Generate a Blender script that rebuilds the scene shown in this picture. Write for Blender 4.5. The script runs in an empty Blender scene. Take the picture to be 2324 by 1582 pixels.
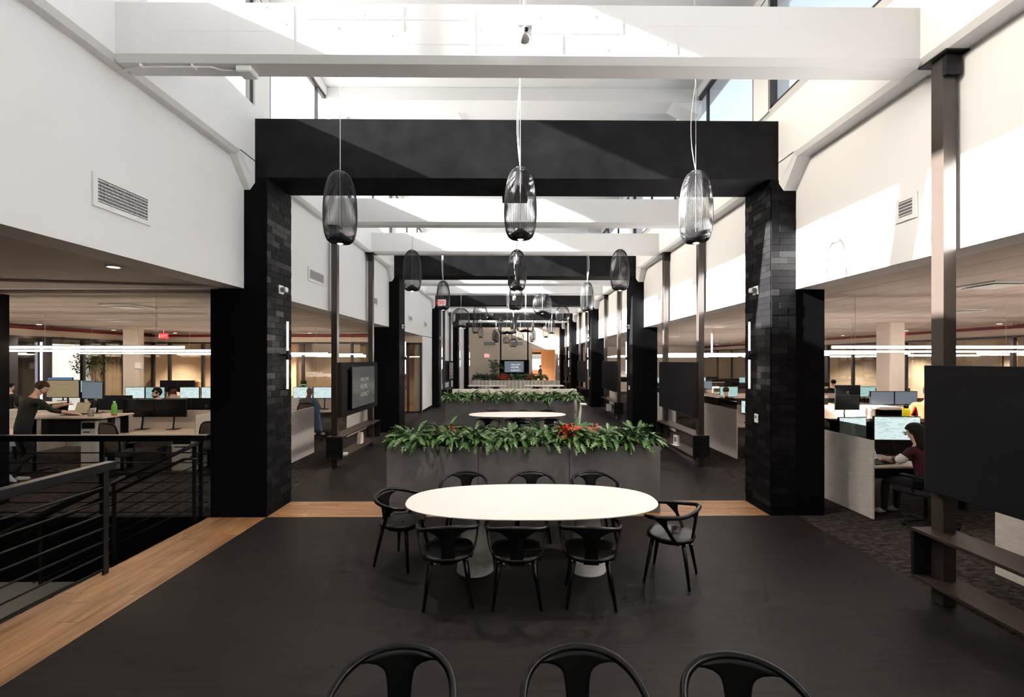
import bpy, math, random
from mathutils import Vector, Matrix
rnd = random.Random(7)
R = math.radians
scene = bpy.context.scene
C = scene.collection

# ------------------------------------------------------------------ camera
F_PX, VPX, VPY, YAW = 1033.0, 1164.0, 817.0, 0.55
cam_d = bpy.data.cameras.new('camera')
cam = bpy.data.objects.new('camera', cam_d)
C.objects.link(cam)
cam_d.sensor_width = 36.0
cam_d.lens = 36.0 * F_PX / 2324.0
cam.location = (0, 0, 2.2)
cam.rotation_euler = (R(90), 0, R(-YAW))
cam_d.shift_x = -((VPX - 1162.0) + F_PX * math.tan(R(YAW))) / 2324.0
cam_d.shift_y = (VPY - 791.0) / 2324.0
cam_d.clip_start = 0.05
cam_d.clip_end = 400
scene.camera = cam

# ------------------------------------------------------------------ light and exposure
SUN_DIR = Vector((1.0, 0.082, -0.43)).normalized()
sun_d = bpy.data.lights.new('sun', 'SUN')
sun_d.energy = 56.0
sun_d.color = (1.0, 0.965, 0.93)
sun_d.angle = R(0.6)
sun = bpy.data.objects.new('sun', sun_d)
C.objects.link(sun)
sun.location = (-30, -2, 20)
sun.rotation_euler = SUN_DIR.to_track_quat('-Z', 'Y').to_euler()

world = bpy.data.worlds.new('world')
scene.world = world
world.use_nodes = True
wn = world.node_tree
wn.nodes.clear()
w_out = wn.nodes.new('ShaderNodeOutputWorld')
w_bg = wn.nodes.new('ShaderNodeBackground')
w_sky = wn.nodes.new('ShaderNodeTexSky')
w_sky.sky_type = 'NISHITA'
w_sky.sun_disc = False
w_sky.sun_elevation = R(23.3)
w_sky.sun_rotation = R(-93.5)
w_sky.air_density = 1.0
w_sky.dust_density = 3.0
w_sky.ozone_density = 1.0
w_hs = wn.nodes.new('ShaderNodeHueSaturation')
w_hs.inputs['Saturation'].default_value = 0.62
wn.links.new(w_sky.outputs[0], w_hs.inputs['Color'])
wn.links.new(w_hs.outputs[0], w_bg.inputs[0])
w_bg.inputs[1].default_value = 0.62
wn.links.new(w_bg.outputs[0], w_out.inputs[0])

vs = scene.view_settings
vs.view_transform = 'Standard'
vs.look = 'None'
vs.gamma = 1.0
vs.use_curve_mapping = False
vs.exposure = 0.48
scene.cycles.use_denoising = True
scene.cycles.max_bounces = 8
scene.cycles.diffuse_bounces = 4
scene.cycles.glossy_bounces = 4
scene.cycles.transmission_bounces = 6
scene.cycles.transparent_max_bounces = 12
scene.cycles.use_adaptive_sampling = True
scene.cycles.adaptive_threshold = 0.06
scene.cycles.adaptive_min_samples = 16
scene.cycles.sample_clamp_indirect = 8.0
scene.cycles.caustics_reflective = False
scene.cycles.caustics_refractive = False

# ------------------------------------------------------------------ materials
MATS = {}


def nodes_of(name):
    m = bpy.data.materials.new(name)
    m.use_nodes = True
    b = m.node_tree.nodes['Principled BSDF']
    MATS[name] = m
    return m, m.node_tree.nodes, m.node_tree.links, b


def mat(name, col, rough=0.5, metal=0.0, emit=None, estr=0.0, spec=0.5, bump=0.0, bscale=60.0, bdist=0.006, var=0.0, vscale=8.0, stretch=None):
    """plain procedural surface: colour with optional noise variation and relief"""
    m, n, l, b = nodes_of(name)
    b.inputs['Base Color'].default_value = (*col, 1)
    b.inputs['Roughness'].default_value = rough
    b.inputs['Metallic'].default_value = metal
    b.inputs['Specular IOR Level'].default_value = spec
    if emit:
        b.inputs['Emission Color'].default_value = (*emit, 1)
        b.inputs['Emission Strength'].default_value = estr
    src = None
    if bump or var:
        tc = n.new('ShaderNodeTexCoord')
        mp = n.new('ShaderNodeMapping')
        l.new(tc.outputs['Object'], mp.inputs[0])
        if stretch:
            mp.inputs['Scale'].default_value = stretch
        src = mp.outputs[0]
    if var:
        t = n.new('ShaderNodeTexNoise')
        t.inputs['Scale'].default_value = vscale
        t.inputs['Detail'].default_value = 5
        l.new(src, t.inputs['Vector'])
        r = n.new('ShaderNodeValToRGB')
        r.color_ramp.elements[0].position = 0.3
        r.color_ramp.elements[1].position = 0.7
        r.color_ramp.elements[0].color = (*[c * (1 - var) for c in col], 1)
        r.color_ramp.elements[1].color = (*[min(1, c * (1 + var)) for c in col], 1)
        l.new(t.outputs[0], r.inputs[0])
        l.new(r.outputs[0], b.inputs['Base Color'])
    if bump:
        t2 = n.new('ShaderNodeTexNoise')
        t2.inputs['Scale'].default_value = bscale
        t2.inputs['Detail'].default_value = 6
        l.new(src, t2.inputs['Vector'])
        bp = n.new('ShaderNodeBump')
        bp.inputs['Strength'].default_value = bump
        bp.inputs['Distance'].default_value = bdist
        l.new(t2.outputs[0], bp.inputs['Height'])
        l.new(bp.outputs[0], b.inputs['Normal'])
    return m


def wood_mat(name, c0, c1, c2, rough=0.5, scale=(14, 1.1, 14), per_object=0.0):
    """long grain along local Y"""
    m, n, l, b = nodes_of(name)
    tc = n.new('ShaderNodeTexCoord')
    oi = n.new('ShaderNodeObjectInfo')
    mul = n.new('ShaderNodeMath'); mul.operation = 'MULTIPLY'; mul.inputs[1].default_value = 37.0
    l.new(oi.outputs['Random'], mul.inputs[0])
    add = n.new('ShaderNodeVectorMath'); add.operation = 'ADD'
    l.new(tc.outputs['Object'], add.inputs[0])
    l.new(mul.outputs[0], add.inputs[1])
    mp = n.new('ShaderNodeMapping')
    mp.inputs['Scale'].default_value = scale
    l.new(add.outputs[0], mp.inputs[0])
    t = n.new('ShaderNodeTexNoise')
    t.inputs['Scale'].default_value = 1.0
    t.inputs['Detail'].default_value = 8
    t.inputs['Roughness'].default_value = 0.62
    t.inputs['Distortion'].default_value = 0.5
    l.new(mp.outputs[0], t.inputs['Vector'])
    r = n.new('ShaderNodeValToRGB')
    e = r.color_ramp.elements
    e[0].position, e[0].color = 0.28, (*c0, 1)
    e[1].position, e[1].color = 0.72, (*c2, 1)
    x = e.new(0.5); x.color = (*c1, 1)
    l.new(t.outputs[0], r.inputs[0])
    if per_object:
        hs = n.new('ShaderNodeHueSaturation')
        mr = n.new('ShaderNodeMapRange')
        mr.inputs[3].default_value = 1 - per_object
        mr.inputs[4].default_value = 1 + per_object
        l.new(oi.outputs['Random'], mr.inputs[0])
        l.new(mr.outputs[0], hs.inputs['Value'])
        l.new(r.outputs[0], hs.inputs['Color'])
        l.new(hs.outputs[0], b.inputs['Base Color'])
    else:
        l.new(r.outputs[0], b.inputs['Base Color'])
    b.inputs['Roughness'].default_value = rough
    bp = n.new('ShaderNodeBump'); bp.inputs['Strength'].default_value = 0.08; bp.inputs['Distance'].default_value = 0.01
    l.new(t.outputs[0], bp.inputs['Height'])
    l.new(bp.outputs[0], b.inputs['Normal'])
    return m


def glass_mat(name, tint=(1, 1, 1), gloss=0.08):
    m, n, l, b = nodes_of(name)
    n.remove(b)
    o = n['Material Output']
    tr = n.new('ShaderNodeBsdfTransparent'); tr.inputs[0].default_value = (*tint, 1)
    gl = n.new('ShaderNodeBsdfGlossy'); gl.inputs['Roughness'].default_value = 0.02
    mx = n.new('ShaderNodeMixShader')
    lw = n.new('ShaderNodeLayerWeight'); lw.inputs[0].default_value = 0.25
    mu = n.new('ShaderNodeMath'); mu.operation = 'MULTIPLY_ADD'
    mu.inputs[1].default_value = 0.5; mu.inputs[2].default_value = gloss * 0.4
    l.new(lw.outputs['Fresnel'], mu.inputs[0])
    l.new(mu.outputs[0], mx.inputs[0])
    l.new(tr.outputs[0], mx.inputs[1]); l.new(gl.outputs[0], mx.inputs[2])
    l.new(mx.outputs[0], o.inputs[0])
    return m


def screen_mat(name, base, lines, strength=0.9):
    """lit display: pale page with thin broken rows of text"""
    m, n, l, b = nodes_of(name)

    def math_(op, x, y=None):
        k = n.new('ShaderNodeMath'); k.operation = op
        l.new(x, k.inputs[0])
        if y is not None:
            if isinstance(y, float):
                k.inputs[1].default_value = y
            else:
                l.new(y, k.inputs[1])
        return k.outputs[0]
    tc = n.new('ShaderNodeTexCoord')
    sp = n.new('ShaderNodeSeparateXYZ'); l.new(tc.outputs['Object'], sp.inputs[0])
    rows = math_('MULTIPLY', sp.outputs['Z'], 52.0)
    row = math_('FLOOR', rows)
    thin = math_('LESS_THAN', math_('FRACT', rows), 0.34)
    cv = n.new('ShaderNodeCombineXYZ')
    l.new(math_('MULTIPLY', sp.outputs['X'], 7.0), cv.inputs[0])
    l.new(math_('MULTIPLY', row, 7.31), cv.inputs[1])
    t = n.new('ShaderNodeTexNoise'); t.inputs['Scale'].default_value = 1.0; t.inputs['Detail'].default_value = 2
    l.new(cv.outputs[0], t.inputs['Vector'])
    mask = math_('MULTIPLY', thin, math_('GREATER_THAN', t.outputs[0], 0.53))
    mx = n.new('ShaderNodeMix'); mx.data_type = 'RGBA'
    l.new(mask, mx.inputs[0])
    mx.inputs[6].default_value = (*base, 1)
    mx.inputs[7].default_value = (*lines, 1)
    b.inputs['Base Color'].default_value = (0.02, 0.02, 0.02, 1)
    b.inputs['Roughness'].default_value = 0.3
    l.new(mx.outputs[2], b.inputs['Emission Color'])
    b.inputs['Emission Strength'].default_value = strength
    return m


mat('wall_white', (0.79, 0.787, 0.78), 0.85, bump=0.06, bscale=40)
mat('concrete_white', (0.80, 0.797, 0.79), 0.8, bump=0.10, bscale=14)
mat('roof_white', (0.80, 0.80, 0.795), 0.85, bump=0.1, bscale=5)
mat('beam_black', (0.015, 0.015, 0.016), 0.8, bump=0.22, bscale=12, var=0.3, vscale=3, spec=0.02)
mat('column_black', (0.0035, 0.0035, 0.004), 0.7, bump=0.25, bscale=30, spec=0.06)
mat('tile_black', (0.005, 0.005, 0.0055), 0.55, bump=0.5, bscale=45, spec=0.06)
mat('tile_grey', (0.007, 0.007, 0.0075), 0.5, bump=0.5, bscale=45, spec=0.10)
mat('tile_shine', (0.0075, 0.0075, 0.008), 0.42, bump=0.5, bscale=45, spec=0.16)
mat('steel_dark', (0.036, 0.028, 0.023), 0.32, spec=0.55, bump=0.05, bscale=80)
mat('steel_black', (0.006, 0.006, 0.007), 0.4, spec=0.28)
mat('frame_dark', (0.03, 0.029, 0.032), 0.45, metal=0.2)
mat('panel_dark', (0.013, 0.013, 0.014), 0.85, spec=0.05, bump=0.15, bscale=300)
mat('panel_bronze', (0.034, 0.024, 0.020), 0.5, spec=0.15)
mat('office_ceiling', (0.66, 0.575, 0.515), 0.9)
mat('beige_wall', (0.66, 0.55, 0.45), 0.85)
mat('tan_wall', (0.62, 0.47, 0.33), 0.85)
mat('cream_wall', (0.76, 0.68, 0.60), 0.85)
mat('red_paint', (0.20, 0.007, 0.010), 0.5)
mat('grey_carpet', (0.20, 0.195, 0.17), 0.95, bump=0.3, bscale=150, var=0.25, vscale=60)
mat('plaster_edge', (0.8, 0.8, 0.8), 0.8)
mat('planter_grey', (0.105, 0.098, 0.096), 0.6, bump=0.06, bscale=30, var=0.22, vscale=3.0)
mat('soil', (0.05, 0.03, 0.02), 0.95)
mat('leaf_a', (0.045, 0.105, 0.024), 0.32, var=0.3, vscale=12)
mat('leaf_b', (0.065, 0.140, 0.036), 0.32, var=0.3, vscale=12)
mat('leaf_c', (0.10, 0.180, 0.055), 0.40, var=0.3, vscale=12)
mat('leaf_dark', (0.022, 0.065, 0.016), 0.45)
mat('leaf_red', (0.62, 0.018, 0.012), 0.5)
mat('tree_leaf', (0.10, 0.30, 0.03), 0.5)
mat('bark', (0.25, 0.18, 0.12), 0.9)
mat('table_top', (0.72, 0.655, 0.62), 0.4, spec=0.2)
mat('table_edge', (0.50, 0.44, 0.41), 0.5)
mat('table_base', (0.64, 0.615, 0.57), 0.55, var=0.05, vscale=6)
mat('chair_black', (0.0035, 0.0035, 0.0035), 0.3, spec=0.22, bump=0.04, bscale=60)
mat('chair_seat', (0.006, 0.0045, 0.004), 0.4, spec=0.2, bump=0.08, bscale=120)
mat('screw', (0.7, 0.7, 0.7), 0.3, metal=0.9)
mat('desk_oak', (0.66, 0.55, 0.46), 0.5, var=0.12, vscale=3, stretch=(1.5, 14, 14))
mat('panel_oak', (0.64, 0.575, 0.51), 0.5, var=0.12, vscale=2.5, stretch=(3, 2, 26))
mat('desk_dark', (0.010, 0.008, 0.007), 0.6, spec=0.1)
mat('cabinet_grey', (0.55, 0.54, 0.50), 0.5, var=0.05, vscale=30)
mat('plastic_black', (0.006, 0.006, 0.007), 0.45, spec=0.2)
mat('mesh_brown', (0.11, 0.08, 0.065), 0.8, bump=0.2, bscale=200)
mat('white_plastic', (0.80, 0.80, 0.79), 0.4)
mat('chrome', (0.75, 0.75, 0.76), 0.12, metal=1.0)
mat('dome_silver', (0.55, 0.54, 0.54), 0.18, metal=0.35)
mat('cable_white', (0.78, 0.78, 0.76), 0.5)
mat('wire_cage', (0.030, 0.030, 0.032), 0.30, metal=0.3)
mat('vent_white', (0.78, 0.78, 0.77), 0.5)
mat('vent_dark', (0.12, 0.12, 0.12), 0.8)
mat('led_warm', (1, 1, 1), 0.5, emit=(1.0, 0.84, 0.66), estr=22.0)
mat('led_cool', (1, 1, 1), 0.5, emit=(1.0, 0.90, 0.82), estr=22.0)
mat('led_strip', (1, 1, 1), 0.5, emit=(1.0, 0.86, 0.80), estr=5.0)
mat('led_blue', (1, 1, 1), 0.5, emit=(0.75, 0.75, 1.0), estr=3.0)
mat('bulb', (1, 1, 1), 0.5, emit=(1.0, 0.82, 0.66), estr=6.0)
mat('exit_red', (0.7, 0.02, 0.02), 0.5, emit=(1.0, 0.03, 0.04), estr=0.9)
mat('exit_white', (0.85, 0.8, 0.8), 0.5, emit=(1.0, 0.75, 0.75), estr=0.35)
mat('green_led', (0, .3, .1), 0.5, emit=(0.02, 0.7, 0.2), estr=1.2)
mat('banquette', (0.56, 0.52, 0.45), 0.9, bump=0.25, bscale=220)
mat('skin_light', (0.60, 0.36, 0.27), 0.5)
mat('skin_dark', (0.14, 0.075, 0.05), 0.5)
mat('lip', (0.40, 0.17, 0.13), 0.5)
mat('hair_brown', (0.055, 0.028, 0.016), 0.7, bump=0.4, bscale=90, spec=0.15)
mat('hair_black', (0.012, 0.009, 0.008), 0.7, bump=0.4, bscale=90, spec=0.15)
mat('hair_blond', (0.38, 0.25, 0.13), 0.7, bump=0.4, bscale=90, spec=0.15)
mat('cloth_darkgreen', (0.016, 0.018, 0.012), 0.95, bump=0.3, bscale=60)
mat('cloth_black', (0.010, 0.010, 0.012), 0.95)
mat('cloth_navy', (0.018, 0.022, 0.04), 0.95)
mat('cloth_orange', (0.34, 0.040, 0.010), 0.95, bump=0.3, bscale=30)
mat('cloth_burgundy', (0.05, 0.006, 0.010), 0.95)
mat('cloth_white', (0.72, 0.70, 0.68), 0.95)
mat('cloth_cream', (0.55, 0.48, 0.38), 0.95)
mat('cloth_grey', (0.10, 0.10, 0.11), 0.95)
mat('cloth_khaki', (0.42, 0.22, 0.10), 0.95)
mat('denim', (0.05, 0.085, 0.15), 0.9, bump=0.2, bscale=120)
mat('eye', (0.02, 0.015, 0.012), 0.2)
mat('paper', (0.80, 0.79, 0.77), 0.8)
mat('print_grey', (0.18, 0.18, 0.18), 0.8)
mat('cream_box', (0.74, 0.66, 0.52), 0.6)
mat('bottle_yellow', (0.80, 0.72, 0.0), 0.4)
mat('bottle_green', (0.16, 0.50, 0.06), 0.3)
mat('label_red', (0.55, 0.02, 0.02), 0.4)
mat('slat_wood', (0.16, 0.10, 0.06), 0.7, var=0.3, vscale=4, stretch=(12, 12, 1))
mat('outdoor_wall', (0.62, 0.62, 0.60), 0.9, var=0.15, vscale=3)
mat('outdoor_pale', (0.60, 0.66, 0.60), 0.9)
mat('outdoor_ground', (0.35, 0.35, 0.34), 0.9)
mat('roof_grey', (0.55, 0.55, 0.54), 0.9)
mat('rubber_dark', (0.02, 0.02, 0.02), 0.8)
mat('text_white', (0.75, 0.75, 0.75), 0.5, emit=(0.9, 0.92, 0.95), estr=0.55)
mat('text_glass', (0.8, 0.76, 0.7), 0.6)
mat('tv_screen_far', (0.05, 0.055, 0.065), 0.3, emit=(0.16, 0.19, 0.23), estr=0.6)
mat('tv_screen_near', (0.035, 0.035, 0.035), 0.12, emit=(0.10, 0.10, 0.095), estr=0.35, spec=0.5)
mat('text_dim', (0.16, 0.16, 0.16), 0.5, emit=(0.55, 0.55, 0.52), estr=0.14)
mat('screen_off', (0.008, 0.008, 0.009), 0.22)
glass_mat('glass_clear')
glass_mat('glass_tint', (0.28, 0.27, 0.25), 0.10)
glass_mat('glass_office', (0.93, 0.90, 0.84), 0.10)
glass_mat('glass_cup', (0.92, 0.93, 0.93), 0.2)
screen_mat('screen_page', (0.50, 0.62, 0.62), (0.22, 0.30, 0.32), 0.95)
screen_mat('screen_teal', (0.33, 0.52, 0.50), (0.10, 0.20, 0.22), 0.8)
screen_mat('screen_grey', (0.13, 0.155, 0.18), (0.10, 0.12, 0.14), 0.8)
screen_mat('screen_tan', (0.22, 0.16, 0.085), (0.14, 0.10, 0.05), 0.9)
screen_mat('screen_blue', (0.10, 0.17, 0.30), (0.07, 0.12, 0.22), 0.8)
wood_mat('oak_floor', (0.13, 0.056, 0.021), (0.30, 0.150, 0.064), (0.44, 0.245, 0.116), 0.42, per_object=0.14)
wood_mat('kiosk_oak', (0.62, 0.55, 0.48), (0.70, 0.64, 0.57), (0.78, 0.73, 0.66), 0.5)


def vinyl():
    m, n, l, b = nodes_of('woven_vinyl')
    tc = n.new('ShaderNodeTexCoord')
    mp = n.new('ShaderNodeMapping'); mp.inputs['Scale'].default_value = (1.2, 16, 1)
    l.new(tc.outputs['Object'], mp.inputs[0])
    t = n.new('ShaderNodeTexNoise'); t.inputs['Scale'].default_value = 1.6; t.inputs['Detail'].default_value = 8
    l.new(mp.outputs[0], t.inputs['Vector'])
    t2 = n.new('ShaderNodeTexNoise'); t2.inputs['Scale'].default_value = 0.7; t2.inputs['Detail'].default_value = 4
    l.new(tc.outputs['Object'], t2.inputs['Vector'])
    mx = n.new('ShaderNodeMix'); mx.data_type = 'FLOAT'; mx.inputs[0].default_value = 0.45
    l.new(t.outputs[0], mx.inputs[2]); l.new(t2.outputs[0], mx.inputs[3])
    r = n.new('ShaderNodeValToRGB')
    r.color_ramp.elements[0].position = 0.3; r.color_ramp.elements[0].color = (0.0105, 0.0092, 0.0090, 1)
    r.color_ramp.elements[1].position = 0.7; r.color_ramp.elements[1].color = (0.0275, 0.0226, 0.0206, 1)
    l.new(mx.outputs[0], r.inputs[0])
    l.new(r.outputs[0], b.inputs['Base Color'])
    b.inputs['Roughness'].default_value = 0.5
    b.inputs['Specular IOR Level'].default_value = 0.09
    ck = n.new('ShaderNodeTexChecker'); ck.inputs['Scale'].default_value = 140
    l.new(tc.outputs['Object'], ck.inputs['Vector'])
    bp = n.new('ShaderNodeBump'); bp.inputs['Strength'].default_value = 0.25; bp.inputs['Distance'].default_value = 0.003
    l.new(ck.outputs['Fac'], bp.inputs['Height'])
    l.new(bp.outputs[0], b.inputs['Normal'])


def carpet():
    m, n, l, b = nodes_of('office_carpet')
    tc = n.new('ShaderNodeTexCoord')
    mp = n.new('ShaderNodeMapping'); mp.inputs['Scale'].default_value = (4, 9, 1)
    l.new(tc.outputs['Object'], mp.inputs[0])
    t = n.new('ShaderNodeTexNoise'); t.inputs['Scale'].default_value = 2.2; t.inputs['Detail'].default_value = 10
    t.inputs['Roughness'].default_value = 0.7
    l.new(mp.outputs[0], t.inputs['Vector'])
    r = n.new('ShaderNodeValToRGB')
    r.color_ramp.elements[0].position = 0.42; r.color_ramp.elements[0].color = (0.013, 0.0105, 0.0105, 1)
    r.color_ramp.elements[1].position = 0.62; r.color_ramp.elements[1].color = (0.080, 0.066, 0.061, 1)
    l.new(t.outputs[0], r.inputs[0])
    l.new(r.outputs[0], b.inputs['Base Color'])
    b.inputs['Roughness'].default_value = 0.95
    b.inputs['Specular IOR Level'].default_value = 0.1
    bp = n.new('ShaderNodeBump'); bp.inputs['Strength'].default_value = 0.3; bp.inputs['Distance'].default_value = 0.01
    l.new(t.outputs[0], bp.inputs['Height'])
    l.new(bp.outputs[0], b.inputs['Normal'])


vinyl()
carpet()
# board-marked look of the painted concrete cross beams
m_ = MATS['concrete_white']
n_, l_ = m_.node_tree.nodes, m_.node_tree.links
bk = n_.new('ShaderNodeTexBrick')
tc_ = n_.new('ShaderNodeTexCoord'); mp_ = n_.new('ShaderNodeMapping')
mp_.inputs['Rotation'].default_value = (R(90), 0, 0)
l_.new(tc_.outputs['Object'], mp_.inputs[0]); l_.new(mp_.outputs[0], bk.inputs['Vector'])
bk.inputs['Scale'].default_value = 1.0
bk.inputs['Mortar Size'].default_value = 0.004
bk.inputs['Brick Width'].default_value = 0.95
bk.inputs['Row Height'].default_value = 0.21
b2 = n_.new('ShaderNodeBump'); b2.inputs['Strength'].default_value = 0.15; b2.inputs['Distance'].default_value = 0.003
l_.new(bk.outputs['Fac'], b2.inputs['Height'])
b1 = [x for x in n_ if x.type == 'BUMP' and x != b2][0]
l_.new(b1.outputs[0], b2.inputs['Normal'])
l_.new(b2.outputs[0], n_['Principled BSDF'].inputs['Normal'])


# ------------------------------------------------------------------ mesh helpers
def _chamfer_topology():
    corners = [(x, y, z) for x in (-1, 1) for y in (-1, 1) for z in (-1, 1)]
    idx = {c: i for i, c in enumerate(corners)}
    faces = []

    def vid(c, a):
        return idx[c] * 3 + a
    for a in range(3):
        o = [k for k in range(3) if k != a]
        for s in (-1, 1):
            f = []
            for p, q in ((-1, -1), (1, -1), (1, 1), (-1, 1)):
                c = [0, 0, 0]; c[a] = s; c[o[0]] = p; c[o[1]] = q
                f.append(vid(tuple(c), a))
            faces.append(f)
    for a in range(3):
        for b in range(a + 1, 3):
            c_ = 3 - a - b
            for sa in (-1, 1):
                for sb in (-1, 1):
                    lo = [0, 0, 0]; lo[a] = sa; lo[b] = sb; lo[c_] = -1
                    hi = list(lo); hi[c_] = 1
                    lo, hi = tuple(lo), tuple(hi)
                    faces.append([vid(lo, a), vid(hi, a), vid(hi, b), vid(lo, b)])
    for c in corners:
        faces.append([vid(c, 0), vid(c, 1), vid(c, 2)])
    pos = []
    for c in corners:
        for a in range(3):
            pos.append((c, a))
    pts = [Vector([c[k] * (1.0 if k == a else 0.8) for k in range(3)]) for c, a in pos]
    out = []
    for f in faces:
        nn = (pts[f[1]] - pts[f[0]]).cross(pts[f[2]] - pts[f[0]])
        cc = sum((pts[i] for i in f), Vector()) / len(f)
        out.append(f if nn.dot(cc) > 0 else f[::-1])
    return pos, out


CH_POS, CH_FACES = _chamfer_topology()


class MB:
    """collects shapes; build() links them as ONE mesh object"""

    def __init__(self):
        self.v, self.f, self.sm = [], [], []

    def add(self, verts, faces, smooth=False, M=None):
        o = len(self.v)
        for p in verts:
            p = Vector(p)
            self.v.append(tuple(M @ p) if M is not None else tuple(p))
        for f in faces:
            self.f.append([i + o for i in f])
            self.sm.append(smooth)
        return self

    def box(self, x0, x1, y0, y1, z0, z1, bev=0.0, M=None):
        c = ((x0 + x1) / 2, (y0 + y1) / 2, (z0 + z1) / 2)
        h = (abs(x1 - x0) / 2, abs(y1 - y0) / 2, abs(z1 - z0) / 2)
        if bev <= 0:
            vs_ = [(c[0] + sx * h[0], c[1] + sy * h[1], c[2] + sz * h[2]) for sx in (-1, 1) for sy in (-1, 1) for sz in (-1, 1)]
            fs = [(0, 1, 3, 2), (4, 6, 7, 5), (0, 4, 5, 1), (2, 3, 7, 6), (0, 2, 6, 4), (1, 5, 7, 3)]
            return self.add(vs_, fs, False, M)
        bev = min(bev, 0.9 * min(h))
        vs_ = []
        for cs, a in CH_POS:
            vs_.append([c[k] + cs[k] * (h[k] if k == a else h[k] - bev) for k in range(3)])
        return self.add(vs_, CH_FACES, False, M)

    def tube(self, path, rad, n=8, cap=True, M=None, flat=None):
        """round tube along a polyline; rad a number or a list"""
        P = [Vector(p) for p in path]
        k = len(P)
        rr = rad if isinstance(rad, (list, tuple)) else [rad] * k
        up = Vector((0, 0, 1))
        vs_, fs = [], []
        prev = None
        for i in range(k):
            t = (P[min(i + 1, k - 1)] - P[max(i - 1, 0)]).normalized()
            if prev is None:
                a = up if abs(t.z) < 0.9 else Vector((1, 0, 0))
                u = t.cross(a).normalized()
            else:
                u = (prev - t * prev.dot(t)).normalized()
            prev = u
            w = t.cross(u)
            for j in range(n):
                an = 2 * math.pi * j / n
                vs_.append(P[i] + (u * math.cos(an) + w * math.sin(an)) * rr[i])
        for i in range(k - 1):
            for j in range(n):
                a, b = i * n + j, i * n + (j + 1) % n
                fs.append((a, a + n, b + n, b))
        if cap:
            fs.append(tuple(range(n)))
            fs.append(tuple(reversed(range((k - 1) * n, k * n))))
        fs = [f[::-1] for f in fs]
        return self.add(vs_, fs, True, M)

    def lathe(self, prof, n=24, M=None, smooth=True):
        """profile (r,z) from bottom to top"""
        vs_, fs = [], []
        for r, z in prof:
            for j in range(n):
                a = 2 * math.pi * j / n
                vs_.append((r * math.cos(a), r * math.sin(a), z))
        for i in range(len(prof) - 1):
            for j in range(n):
                a, b = i * n + j, i * n + (j + 1) % n
                fs.append((a, b, b + n, a + n))
        fs.append(tuple(reversed(range(n))))
        fs.append(tuple(range((len(prof) - 1) * n, len(prof) * n)))
        return self.add(vs_, fs, smooth, M)

    def prism(self, poly, z0, z1, M=None):
        """polygon in XY extruded from z0 to z1 (counter-clockwise)"""
        n = len(poly)
        vs_ = [(x, y, z0) for x, y in poly] + [(x, y, z1) for x, y in poly]
        fs = [tuple(reversed(range(n))), tuple(range(n, 2 * n))]
        for i in range(n):
            j = (i + 1) % n
            fs.append((i, j, n + j, n + i))
        return self.add(vs_, fs, False, M)

    def grid(self, fn, nu, nv, thick=0.0, smooth=True, M=None):
        """surface fn(u,v), u,v in 0..1; with thickness along its normals when thick>0"""
        P = [[Vector(fn(i / nu, j / nv)) for j in range(nv + 1)] for i in range(nu + 1)]
        vs_, fs = [], []
        N = []
        for i in range(nu + 1):
            for j in range(nv + 1):
                du = P[min(i + 1, nu)][j] - P[max(i - 1, 0)][j]
                dv = P[i][min(j + 1, nv)] - P[i][max(j - 1, 0)]
                nn = du.cross(dv)
                N.append(nn.normalized() if nn.length > 1e-9 else Vector((0, 0, 1)))
                vs_.append(P[i][j])
        w = nv + 1
        for i in range(nu):
            for j in range(nv):
                fs.append((i * w + j, (i + 1) * w + j, (i + 1) * w + j + 1, i * w + j + 1))
        if thick > 0:
            o = len(vs_)
            top = [p + N[k] * thick / 2 for k, p in enumerate(vs_)]
            bot = [p - N[k] * thick / 2 for k, p in enumerate(vs_)]
            f2 = list(fs) + [tuple(x + o for x in reversed(f)) for f in fs]
            rim = [i * w for i in range(nu + 1)] + [nu * w + j for j in range(1, nv + 1)] + \
                  [i * w + nv for i in range(nu - 1, -1, -1)] + [j for j in range(nv - 1, 0, -1)]
            for a, b in zip(rim, rim[1:] + rim[:1]):
                f2.append((a, a + o, b + o, b))
            vs_, fs = top + bot, f2
        return self.add(vs_, fs, smooth, M)

    def sphere(self, c, r, n=12, m=8, sc=(1, 1, 1), M=None):
        vs_, fs = [], []
        for i in range(m + 1):
            th = math.pi * i / m
            for j in range(n):
                a = 2 * math.pi * j / n
                vs_.append((c[0] + sc[0] * r * math.sin(th) * math.cos(a), c[1] + sc[1] * r * math.sin(th) * math.sin(a), c[2] + sc[2] * r * math.cos(th)))
        for i in range(m):
            for j in range(n):
                a, b = i * n + j, i * n + (j + 1) % n
                fs.append((a, a + n, b + n, b))
        return self.add(vs_, fs, True, M)

    def mesh(self, name, m):
        me = bpy.data.meshes.new(name)
        me.from_pydata(self.v, [], self.f)
        me.polygons.foreach_set('use_smooth', self.sm)
        for x in (m if isinstance(m, (list, tuple)) else [m]):
            me.materials.append(MATS[x])
        me.update()
        return me

    def build(self, name, m, parent=None, loc=None, rotz=0.0, world=False):
        if world and parent is not None:
            o = parent.location
            self.v = [(p[0] - o.x, p[1] - o.y, p[2] - o.z) for p in self.v]
        ob = bpy.data.objects.new(name, self.mesh(name, m))
        C.objects.link(ob)
        if parent is not None:
            ob.parent = parent
        if loc is not None:
            ob.location = loc
        if rotz:
            ob.rotation_euler.z = rotz
        return ob


def tag(o, label=None, cat=None, group=None, kind=None):
    if label:
        o['label'] = label
    if cat:
        o['category'] = cat
    if group:
        o['group'] = group
    if kind:
        o['kind'] = kind
    return o


def thing(name, label, cat, loc=(0, 0, 0), rotz=0.0, group=None):
    o = bpy.data.objects.new(name, None)
    o.empty_display_size = 0.1
    C.objects.link(o)
    o.location = loc
    o.rotation_euler.z = rotz
    return tag(o, label, cat, group)


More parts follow.
